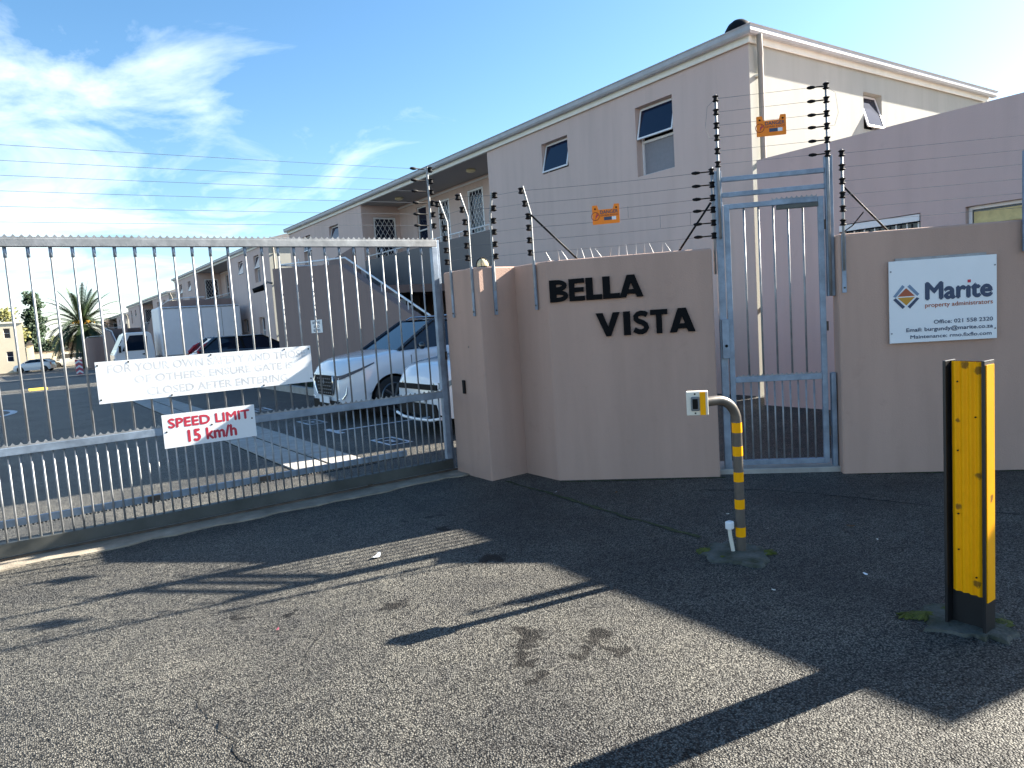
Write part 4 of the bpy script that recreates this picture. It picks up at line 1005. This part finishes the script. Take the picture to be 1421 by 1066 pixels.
mb = MB(); mb.tube([(6.42,22.2,2.88),(6.1,22.25,2.78)], [.09,.07], 10); part('housing', mb, M_BLACK, T, smooth=True)

# ------------------------------------------------------------------ vehicles
def interp(pts, x):
    if x <= pts[0][0]: return pts[0][1]
    for (a,b),(c,d) in zip(pts[:-1], pts[1:]):
        if x <= c:
            t = (x-a)/(c-a); return b+(d-b)*t
    return pts[-1][1]
def smooth_interp(pts, x):
    return (interp(pts,x-.06)+2*interp(pts,x)+interp(pts,x+.06))/4
def car(name, label, loc, ang, paint, L=4.0, W=1.75, nose=.72, hood0=.90, cowl=1.04, cowl_x=1.05, rf=1.85, rr=3.35, tail=3.95, H=1.56, wb=(.82,3.32), wr=.32, front='suv', rails=False, group=None, detail=True, top=None):
    top = top or paint
    T = thing(name, label, 'car', loc, group); T.rotation_euler = (0,0,ang)
    def add(nm, mb, m, par=None, **k):
        # local coordinates: x backwards from the nose, y lateral, z up
        me = mb.mesh(nm, V(0,0,0), k.get('smooth', False)); me.materials.append(m)
        o = bpy.data.objects.new(nm, me); COL.objects.link(o); o.parent = par or T
        if k.get('smooth', False):
            try: me.set_sharp_from_angle(angle=R(38))
            except Exception: pass
        return o
    hw = W/2
    def plan(x):
        f = max(0, 1-x/.62); b = max(0, 1-(L-x)/.5)
        return hw*(1-.27*f**2.1)*(1-.14*b**2)
    belt = [(0,hood0-.27),(.06,hood0-.15),(.16,hood0-.07),(.34,hood0-.01),(cowl_x*.7,hood0+.04),(cowl_x,cowl-.03),(rr,cowl+.05),(L-.1,cowl+.02),(L,cowl-.18)]
    cen = [(0,hood0-.22),(.04,hood0-.12),(.12,hood0-.03),(.3,hood0+.03),(cowl_x,cowl+.02),(cowl_x+.05,cowl-.02),(rr,cowl),(L-.06,cowl+.02),(L,cowl-.16)]
    xs = [0,.02,.05,.1,.16]+[.22+.06*i for i in range(int((L-.4)/.06))]+[L-.14,L-.07,L-.02,L]
    mb = MB(); ring = []
    for x in xs:
        w = plan(x); zb = smooth_interp(belt,x); zc = smooth_interp(cen,x)
        e = max(0,1-x/.12); e2 = max(0,1-(L-x)/.12)
        zbot = .22 + .06*e + .08*e2
        for wx in wb:
            d = abs(x-wx); ra = wr+.065
            if d < ra: zbot = max(zbot, wr-.03+math.sqrt(ra*ra-d*d))
        zmid = max(.52, zbot+.02)
        w0 = w*(.985-.03*e)
        row = [(w0*.97,zbot),(w0,max(zmid-.1,zbot+.01)),(w0*1.0,max(zmid+.08,zbot+.02)),(w0*.985,max(zb-.10,zbot+.04)),(w0*.955,zb-.02),(w0*.90,zb+.015),(w0*.70,zb+(zc-zb)*.6+.015),(w0*.35,zc+.012),(0,zc+.018)]
        full = row + [(-a,b) for a,b in row[-2::-1]]
        ring.append([V(x,a,b) for a,b in full])
    n = len(ring[0])
    for r_ in ring: mb.v += r_
    for i in range(len(ring)-1):
        for j in range(n-1): k = i*n+j; mb.f.append((k,k+1,k+n+1,k+n))
    mb.f.append(tuple(range(n-1,-1,-1))); e = (len(ring)-1)*n; mb.f.append(tuple(e+j for j in range(n)))
    body = add('body', mb, paint, smooth=True)
    # underside / wheel wells
    mb = MB(); mb.box(.44,L-.3,-hw*.84,hw*.84,.20,.66); add('underbody', mb, M_BLACK)
    # cabin
    zl, zr = cowl-.01, H-.045
    wl = hw*.90; wu = hw*.70
    base = [(cowl_x,zl),(tail,zl+.03)]; 
    def gh(x0,z0,x1,z1,w0,w1): pass
    A0,A1 = V(cowl_x,wl*.96,zl), V(rf,wu,zr); B0,B1 = V(tail,wl*.92,zl+.04), V(rr,wu*.97,zr)
    mir = lambda v: V(v.x,-v.y,v.z)
    def panel(nm, q, m, par=None, inset=0.0):
        mb = MB(); mb.add(q, [tuple(range(len(q)))]); return add(nm, mb, m, par)
    ws = panel('windscreen', [A0,A1,mir(A1),mir(A0)], M_CARG)
    panel('rear_window', [B0,mir(B0),mir(B1),B1], M_CARG)
    for s in (1,-1):
        q = [A0,B0,B1,A1]; q = q if s > 0 else [mir(v) for v in q][::-1]
        panel('side_window', q, M_CARG)
    # roof (crowned) and pillars
    mb = MB(); NX, NY = 8, 8
    for i in range(NX+1):
        u = i/NX; x = rf+(rr-rf)*u; w = wu*(1-.03*u)+.012
        for j in range(NY+1):
            v = j/NY*2-1; z = zr+.045*(1-v*v)*(1-.5*(2*u-1)**4)+.004*(1-(2*u-1)**2)
            mb.v.append(V(x,w*v,z))
    for i in range(NX):
        for j in range(NY): k = i*(NY+1)+j; mb.f.append((k,k+NY+1,k+NY+2,k+1))
    add('roof', mb, top, smooth=True)
    for s in (1,-1):
        S = lambda v: V(v.x, v.y*s, v.z)
        mb = MB(); mb.tube([S(A0),S(A1)], .035, 6); mb.tube([S(A1),S(B1)], .03, 6); mb.tube([S(B1),S(B0)], .06, 6); add('pillar', mb, top, smooth=True)
        mx = (cowl_x+tail)/2+.02; mb = MB(); mb.tube([V(mx,s*wl*.955,zl+.02),V(mx+.06,s*wu*1.0,zr)], .035, 6); add('door_pillar', mb, M_BLACK)
        mb = MB(); mb.ball((cowl_x+.34,s*(hw+.07),cowl+.05), .055,.10,.065, 12, 8); add('mirror', mb, top, smooth=True)
        if detail:
            for xx in (cowl_x+.18, mx+.02, tail-.55):
                mb = MB(); mb.box(xx,xx+.008,s*(hw*.972)-.006,s*(hw*.972)+.006,.42,cowl-.09); add('door_gap', mb, M_BLACK)
            for xx in (mx-.28, tail-.85):
                mb = MB(); mb.box(xx,xx+.16,s*(hw*.978)-.015,s*(hw*.978)+.018,.84,.87); add('door_handle', mb, paint)
            mb = MB(); mb.box(wb[0]+.42,wb[1]-.42,s*hw*.95-.02,s*hw*.95+.025,.20,.30); add('sill', mb, M_BLACK)
        if rails:
            mb = MB(); mb.tube([V(rf+.1,s*wu*.93,H-.015),V(rf+.2,s*wu*.93,H+.03),V(rr-.1,s*wu*.91,H+.03),V(rr,s*wu*.90,H-.02)], .014, 6); add('roof_rail', mb, M_CHROME, smooth=True)
    # wheels
    for wx in wb:
        for s in (1,-1):
            y = s*(hw-.11); mb = MB(); mb.tube([(wx,y-.10,wr),(wx,y-.085,wr),(wx,y+.085,wr),(wx,y+.10,wr)], [wr-.03,wr,wr,wr-.03], 24); w = add('wheel', mb, M_TYRE, smooth=True)
            mb = MB(); yo = y+s*.094
            for k in range(5):
                a = 2*math.pi*k/5; mb.tube([(wx,yo,wr),(wx+math.cos(a)*wr*.66,yo,wr+math.sin(a)*wr*.66)], .03, 6)
            mb.tube([(wx+wr*.66*math.cos(t*.2618),yo,wr+wr*.66*math.sin(t*.2618)) for t in range(25)], .022, 6, False); mb.tube([(wx,yo-.02,wr),(wx,yo+.02,wr)], .05, 10)
            add('rim', mb, M_RIM, w, smooth=True)
    # lamps and front
    def quadstrip(nm, m, pts, th=.012, par=None):
        mb = MB(); mb.add(pts, [tuple(range(len(pts)))]); return add(nm, mb, m, par)
    def on_body(x, z, s, off=.012):
        return V(x, s*(plan(x)*(.985 if z < hood0-.12 else .965)+off), z)
    if front == 'suv':
        mb = MB(); F = Frame((-.028,0,0), -Y_, -X_)
        mb.prism(F, [(-.42,.66),(-.34,.45),(-.30,.42),(.30,.42),(.34,.45),(.42,.66),(.37,.745),(-.37,.745)], -.05, .0); g = add('grille', mb, M_BLACK)
        for k in range(5):
            for j in range(7):
                mb = MB(); mb.obox(F, -.30+j*.09+(k%2)*.03, -.25+j*.09+(k%2)*.03, .45+k*.058, .468+k*.058, .001, .006); add('grille_stud', mb, M_GREYP, g)
        for s in (1,-1):
            mb = MB(); mb.tube([V(-.03,s*.335,.43),V(-.033,s*.40,.56),V(-.034,s*.435,.66),V(-.022,s*.385,.75)], [.008,.017,.019,.008], 8); add('grille_trim', mb, M_CHROME, smooth=True)
            mb = MB(); q = [V(-.012,s*.44,hood0-.30),V(.002,s*.60,hood0-.29)] + [on_body(.04+.12*i, hood0-.27+.052*i, s, .010) for i in range(5)]
            q2 = [v+V(0,0,.075-.009*i) for i, v in enumerate(q)]
            N = len(q); mb.v = q+q2; mb.f = [(i,i+1,i+1+N,i+N) if s < 0 else (i+N,i+1+N,i+1,i) for i in range(N-1)]
            add('headlight', mb, M_HEAD, smooth=True)
            mb = MB(); mb.tube([V(-.005,s*.50,.36),on_body(.02,.375,s,.008),on_body(.07,.45,s,.010),on_body(.085,.56,s,.010)], [.006,.014,.014,.005], 8); add('running_light', mb, M_CHROME, smooth=True)
        mb = MB(); mb.box(-.03,.10,-.56,.56,.19,.33); add('lower_bumper', mb, M_BLACK)
        mb = MB(); mb.box(-.05,-.038,-.22,.22,.29,.40); p_ = add('number_plate', mb, M_SIGNW)
        mb = MB(); mb.tube([V(-.03,0,.64),V(-.038,0,.64)], .04, 16); add('badge', mb, M_CHROME)
    elif front == 'hatch':
        mb = MB(); F = Frame((-.02,0,0), -Y_, -X_)
        mb.obox(F, -.56,.56,.60,.675,-.05,.0); add('upper_grille', mb, M_BLACK)
        mb = MB(); mb.prism(F, [(-.58,.25),(.58,.25),(.50,.41),(-.50,.41)], -.06, .004); add('lower_grille', mb, M_BLACK)
        mb = MB(); mb.tube([V(-.025,-.66,.24),V(-.045,-.4,.20),V(-.05,0,.19),V(-.045,.4,.20),V(-.025,.66,.24)], .022, 8); add('bumper_lip', mb, M_CARW, smooth=True)
        for s in (1,-1):
            mb = MB(); q = [V(-.012,s*.44,hood0-.315),V(.0,s*.58,hood0-.315)] + [on_body(.05+.10*i, hood0-.30+.045*i, s, .010) for i in range(5)]
            q2 = [v+V(.012,0,.095-.008*i) for i, v in enumerate(q)]; N = len(q); mb.v = q+q2; mb.f = [(i,i+1,i+1+N,i+N) if s < 0 else (i+N,i+1+N,i+1,i) for i in range(N-1)]
            add('headlight', mb, M_HEAD, smooth=True)
        mb = MB(); mb.box(-.052,-.04,-.24,.24,.44,.54); add('number_plate', mb, M_SIGNW)
    # tail lights
    for s in (1,-1):
        mb = MB(); mb.add([on_body(L-.26,.78,s),on_body(L-.05,.76,s,.008),on_body(L-.05,1.08 if tail > L-.3 else .98,s,-.06),on_body(L-.22,1.04 if tail > L-.3 else .96,s,-.03)], [(0,1,2,3)])
        add('tail_light', mb, M_TAIL)
        mb = MB(); mb.box(L-.03,L+.012,min(s*.52,s*.74),max(s*.52,s*.74),.74,1.0); add('tail_light', mb, M_TAIL)
    mb = MB(); mb.box(L-.02,L+.015,-.24,.24,.62,.73); add('number_plate', mb, M_SIGNW)
    if front is None and detail:
        for s in (1,-1):
            mb = MB(); mb.tube([V(tail+.03,s*wl*.90,zl+.02),V(tail-.16,s*wl*.86,zl+.20),V(rr+.16,s*wu*1.02,zr-.10)], [.06,.065,.03], 8); add('pillar_lamp', mb, M_TAIL, smooth=True)
    return T
# a heading of 0 means nose towards -X
car('crossover_car', 'white crossover with hexagonal grille parked behind the gate', (4.22,11.62,0), 0, M_CARW, L=4.0, W=1.76, front='suv', hood0=.97, cowl=1.08, H=1.58, wb=(.83,3.33), wr=.335, rails=True, cowl_x=1.0, rf=1.75, top=M_CARD)
car('hatchback_car', 'white hatchback nearest the gate pillar, nose only showing', (4.52,8.88,0), 0, M_CARW, L=3.85, W=1.70, front='hatch', hood0=.93, cowl=1.05, H=1.50, wb=(.78,3.2), wr=.30)
car('dark_hatchback', 'dark hatchback with red tail lamp above the safety notice', (8.75,25.2,0), math.pi, M_CARD, L=4.0, W=1.72, hood0=.93, cowl=1.02, H=1.5, front=None, rr=3.35, tail=3.9)
car('small_sedan', 'white car parked in front of the cream house', (0.1,99.8,gz(99.8)), R(-25), M_CARW, L=4.0, W=1.68, front=None, hood0=.85, H=1.45, detail=False, group='cars parked by the far wall')
car('small_van', 'white high-roofed minivan by the far cream wall', (4.2,112.5,gz(112)), R(-20), M_CARW, L=3.9, W=1.65, front=None, hood0=1.0, cowl=1.1, cowl_x=.75, rf=1.3, rr=3.7, tail=3.88, H=1.75, detail=False, group='cars parked by the far wall')
car('maroon_suv', 'dark maroon car beneath the palm', (6.2,97.5,gz(97)), R(-12), M_CARM, L=4.2, W=1.8, front=None, hood0=1.0, cowl=1.1, H=1.72, rr=3.7, tail=4.1, detail=False, group='cars parked by the far wall')
# box truck, nose towards -X
tz = gz(36)
T = thing('box_truck', 'white box truck parked across in front of the second block', 'truck', (3.7, 36.9, tz))
def tb_(name, x0,x1,y0,y1,z0,z1,m,bev=.03,par=None):
    mb = MB(); mb.box(x0,x1,y0,y1,tz+z0,tz+z1); return part(name, mb, m, par or T, bevel=bev, seg=3)
tb_('cargo_box', 5.6,9.2,36.0,38.05,.85,3.12,M_TRUCK,.09)
for z_ in (.86, 3.02):
    mb = MB(); mb.box(5.68,9.12,35.985,35.999,tz+z_,tz+z_+.07); part('edge_trim', mb, M_GALV, T)
for x_ in (6.5, 7.4, 8.3):
    mb = MB(); mb.box(x_,x_+.02,35.99,35.9995,tz+.95,tz+3.0); part('panel_seam', mb, M_GALV, T)
tb_('chassis', 4.0,9.1,36.4,37.6,.45,.84,M_BLACK)
F = Frame((0,36.0+.05,tz), X_, -Y_)
mb = MB(); mb.prism(F, [(3.66,.45),(5.28,.45),(5.30,1.2),(5.22,1.95),(5.10,2.06),(4.25,2.06),(4.12,1.98),(3.78,1.32),(3.66,1.1)], -1.75, 0); cab = part('cab', mb, M_CARW, T, bevel=.04, seg=3)
mb = MB(); mb.prism(F, [(3.98,1.25),(4.98,1.25),(5.02,1.85),(4.92,1.93),(4.33,1.93)], .001, .012); part('side_window', mb, M_CARG, cab)
mb = MB(); mb.add([V(3.795,36.15,tz+1.33),V(3.795,37.7,tz+1.33),V(4.115,37.7,tz+1.955),V(4.115,36.15,tz+1.955)], [(0,1,2,3)]); wsn = part('windscreen', mb, M_CARG, cab); wsn.location += V(-.014,0,.008)
mb = MB(); mb.obox(F, 4.78,4.92,1.05,1.10,.002,.02); part('door_handle', mb, M_BLACK, cab)
mb = MB(); mb.obox(F, 3.85,3.93,1.2,1.5,.06,.2); mb.tube([F.p(4.0,1.75,0),F.p(3.88,1.55,.12)], .012, 6); part('mirror', mb, M_BLACK, cab)
mb = MB(); mb.box(3.64,3.655,36.15,36.45,tz+.75,tz+.95); part('headlight', mb, M_CREAMP, cab)
for wx in (4.45, 8.0):
    for y in (36.12, 37.75):
        mb = MB(); mb.tube([(wx,y,tz+.38),(wx,y+.22,tz+.38)], .38, 22); w = part('wheel', mb, M_TYRE, T, smooth=True)
        mb = MB(); mb.tube([(wx,y-.01,tz+.38),(wx,y+.02,tz+.38)], .2, 16); part('rim', mb, M_RIM, w)
# chevron marker
T = thing('chevron_marker', 'red and white chevron marker at the road edge near the cars', 'road marker', (3.35, 52.8, gz(52.8)))
cz = gz(52.8); F = Frame((3.35,52.8,cz), X_, -Y_)
mb = MB(); mb.obox(F,-.03,.03,-.05,1.0,-.04,-.006); part('post', mb, M_GALV, T)
mb = MB(); mb.obox(F,-.2,.2,.12,1.05,-.005,.005); part('board', mb, M_PINKP, T)
for k in range(3):
    b = .14+k*.31; mb = MB(); mb.prism(F, [(-.19,b),(.0,b+.12),(.19,b),(.19,b+.12),(0,b+.26),(-.19,b+.12)], .0052, .008); part('chevron', mb, M_SIGNW, T)

# ------------------------------------------------------------------ far house, wall, trees
hz = gz(103)
T = thing('cream_house', 'cream two-storey house at the far left', 'house', (-2.5, 103, hz))
F = Frame((0,103,hz), X_, -Y_); mb = MB()
hw_ = [(-.62,.02,4.05-.0,5.2),(-.58,.08,1.3,2.5),(-3.6,-2.8,4.05,5.2),(-3.6,-2.8,1.3,2.5)]
holed(mb, F, -8, 1.27, -.5, 5.75, hw_, .15)
mb.add([V(1.27,103,hz-.5),V(1.27,111,hz-.5),V(1.27,111,hz+5.75),V(1.27,103,hz+5.75)], [(0,1,2,3)]); mb.add([V(-8,103,hz-.5),V(-8,111,hz-.5),V(-8,111,hz+5.75),V(-8,103,hz+5.75)], [(3,2,1,0)])
part('wall', mb, M_CREAM, T)
for q in hw_: window(T, F, *q, .13, (q[2]+q[3])/2, 0)
mb = MB(); mb.box(-8.1,1.4,102.9,111.1,hz+5.751,hz+5.95); part('parapet_trim', mb, M_TRIM, T)
T = thing('gate_lodge', 'small cream outbuilding beside the cream house', 'house', (1.9, 112, hz))
mb = MB(); mb.ext([(1.5,112),(2.3,112),(2.3,116),(1.5,116)], hz-.5, hz+3.1); part('wall', mb, M_CREAM, T)
mb = MB(); mb.prism(Frame((0,111.9,hz),X_,-Y_), [(1.35,3.101),(2.45,3.101),(1.9,3.7)], -4.2, 0); part('roof', mb, M_ROOF, T)
mb = MB(); mb.obox(Frame((0,112,hz),X_,-Y_),1.65,2.15,.0,1.1,.001,.05); part('door', mb, M_FENCEW, T)
wz = gz(118)
T = thing('far_boundary_wall', 'long cream boundary wall behind the far parked cars', 'wall', (6, 118, wz))
mb = MB(); mb.box(1.8,30,118,118.25,wz-.5,wz+2.05); part('body', mb, M_CREAM, T)
mb = MB(); mb.box(1.8,30,117.95,118.3,wz+2.051,wz+2.15); part('coping', mb, M_FENCEW, T)
T = thing('timber_fence', 'brown timber fence rising behind the far wall', 'fence', (9, 119.5, wz))
for k in range(24):
    x = 6.6+k*.24; mb = MB(); mb.box(x,x+.2,119.4,119.46,wz-.3,wz+3.25+random.uniform(-.03,.03)); part('board', mb, M_FENCEW, T)
mb = MB(); mb.box(6.6,12.4,119.461,119.53,wz+2.5,wz+2.6); part('rail', mb, M_FENCEW, T)
def tree(name, label, base, trunk_h, trunk_r, clumps, m, n, s, cat='tree', group='trees beyond the far wall'):
    T = thing(name, label, cat, base, group); b = Vector(base)
    mb = MB(); mb.tube([b-V(0,0,.3), b+V(.1,0,trunk_h*.5), b+V(-.05,.1,trunk_h)], [trunk_r,trunk_r*.75,trunk_r*.35], 8)
    for (c, rx, ry, rz) in clumps[:8]: mb.tube([b+V(0,0,trunk_h*.45), (b+V(0,0,trunk_h*.6)+(b+Vector(c)))/2, b+Vector(c)], [trunk_r*.5,trunk_r*.3,.03], 5)
    part('trunk', mb, M_BARK, T, smooth=True)
    mb = MB()
    for (c, rx, ry, rz) in clumps: leaves(mb, b+Vector(c), rx, ry, rz, n, s, .2)
    part('crown', mb, m, T); return T
# conifer: tiers
cl = []
for k in range(95):
    h = 1.4+9*random.random()**1.3; rr_ = 2.6*(1-(h/11.0))**.75+.2; a = random.uniform(0,6.28); d = rr_*random.uniform(.3,1)
    cl.append(((d*math.cos(a), d*math.sin(a), h), .75, .75, .45))
tree('conifer_tree', 'tall dark conifer right of the cream house', (3.0,124,wz), 9.5, .3, cl, M_LEAFD, 60, .34)
cl = [((random.uniform(-2.6,2.6),random.uniform(-2,2),random.uniform(4.2,8.2)),1.2,1.2,.9) for k in range(20)]
tree('leafy_tree', 'light green tree behind the cream house roof', (-1.2,122,wz), 6, .25, cl, M_LEAFL, 75, .4)
for (x, y, h, m, lab) in ((6.4,123,4.2,M_LEAFO,'olive shrub left of the palm behind the far wall'),(8.6,125,4.6,M_LEAFL,'yellow-green shrub directly behind the palm trunk'),(11.8,123,4.4,M_LEAFO,'olive shrub right of the palm by the farthest block'),(4.9,122,3.6,M_LEAFD,'dark shrub at the conifer foot')):
    cl = [((random.uniform(-1.5,1.5),random.uniform(-1.2,1.2),random.uniform(h*.35,h)),.9,.9,.75) for k in range(15)]
    tree('shrub', lab, (x,y,wz), h*.8, .12, cl, m, 60, .3, 'shrub', 'shrubs behind the far wall')
# palm
pb = V(6.75, 95.5, gz(95)); T = thing('palm_tree', 'date palm with arching fronds and orange stalks at the far left', 'palm', pb)
top = pb+V(.1,0,4.5)
mb = MB(); pts = [pb-V(0,0,.2)]; rad = [.42]
for k in range(1,13): pts.append(pb.lerp(top,k/12)); rad.append(.32+(.05 if k%2 else -.01)+(.16 if k > 9 else 0))
mb.tube(pts, rad, 12); part('trunk', mb, M_BARK, T, smooth=True)
for k in range(74):
    a = 2.399*k + random.uniform(-.2,.2); el = R(82 - 112*(k/73)**.85) ; ln = random.uniform(4.2,5.0)
    d = V(math.cos(a)*math.cos(el), math.sin(a)*math.cos(el), math.sin(el)); n = 14; p = top+V(0,0,.25)+d*.2; mb = MB(); sp_ = []
    for i in range(n+1):
        sp_.append(p.copy()); d = (d - V(0,0,.085*(.35+math.cos(el)*.65)*(1+i*.05))).normalized(); p = p + d*(ln/n)
    mb.tube(sp_, [.035*(1-i/(n+1))+.008 for i in range(n+1)], 4)
    for i in range(2, n+1):
        q = sp_[i]; dd = (sp_[i]-sp_[i-1]).normalized(); side = dd.cross(Z_).normalized() if abs(dd.z) < .98 else V(math.sin(a),-math.cos(a),0)
        ll = .62*math.sin(math.pi*min(1,(i+1)/(n+2.0)))**.6
        for s in (1,-1):
            for o_ in (0,.5):
                qq = q - dd*(ln/n)*o_; t_ = qq + side*s*ll*.8 + dd*ll*.55 - V(0,0,ll*.12)
                mb.add([qq, qq+dd*.17, t_+dd*.03, t_], [(0,1,2,3)])
    part('frond', mb, M_FROND, T)
for k in range(7):
    a = random.uniform(-2.6,-.2); mb = MB(); q = top+V(0,0,.2)
    mb.tube([q, q+V(math.cos(a)*.7,math.sin(a)*.7,.7), q+V(math.cos(a)*1.3,math.sin(a)*1.3,.45)], [.06,.05,.12], 6); part('fruit_stalk', mb, M_PALMY, T)
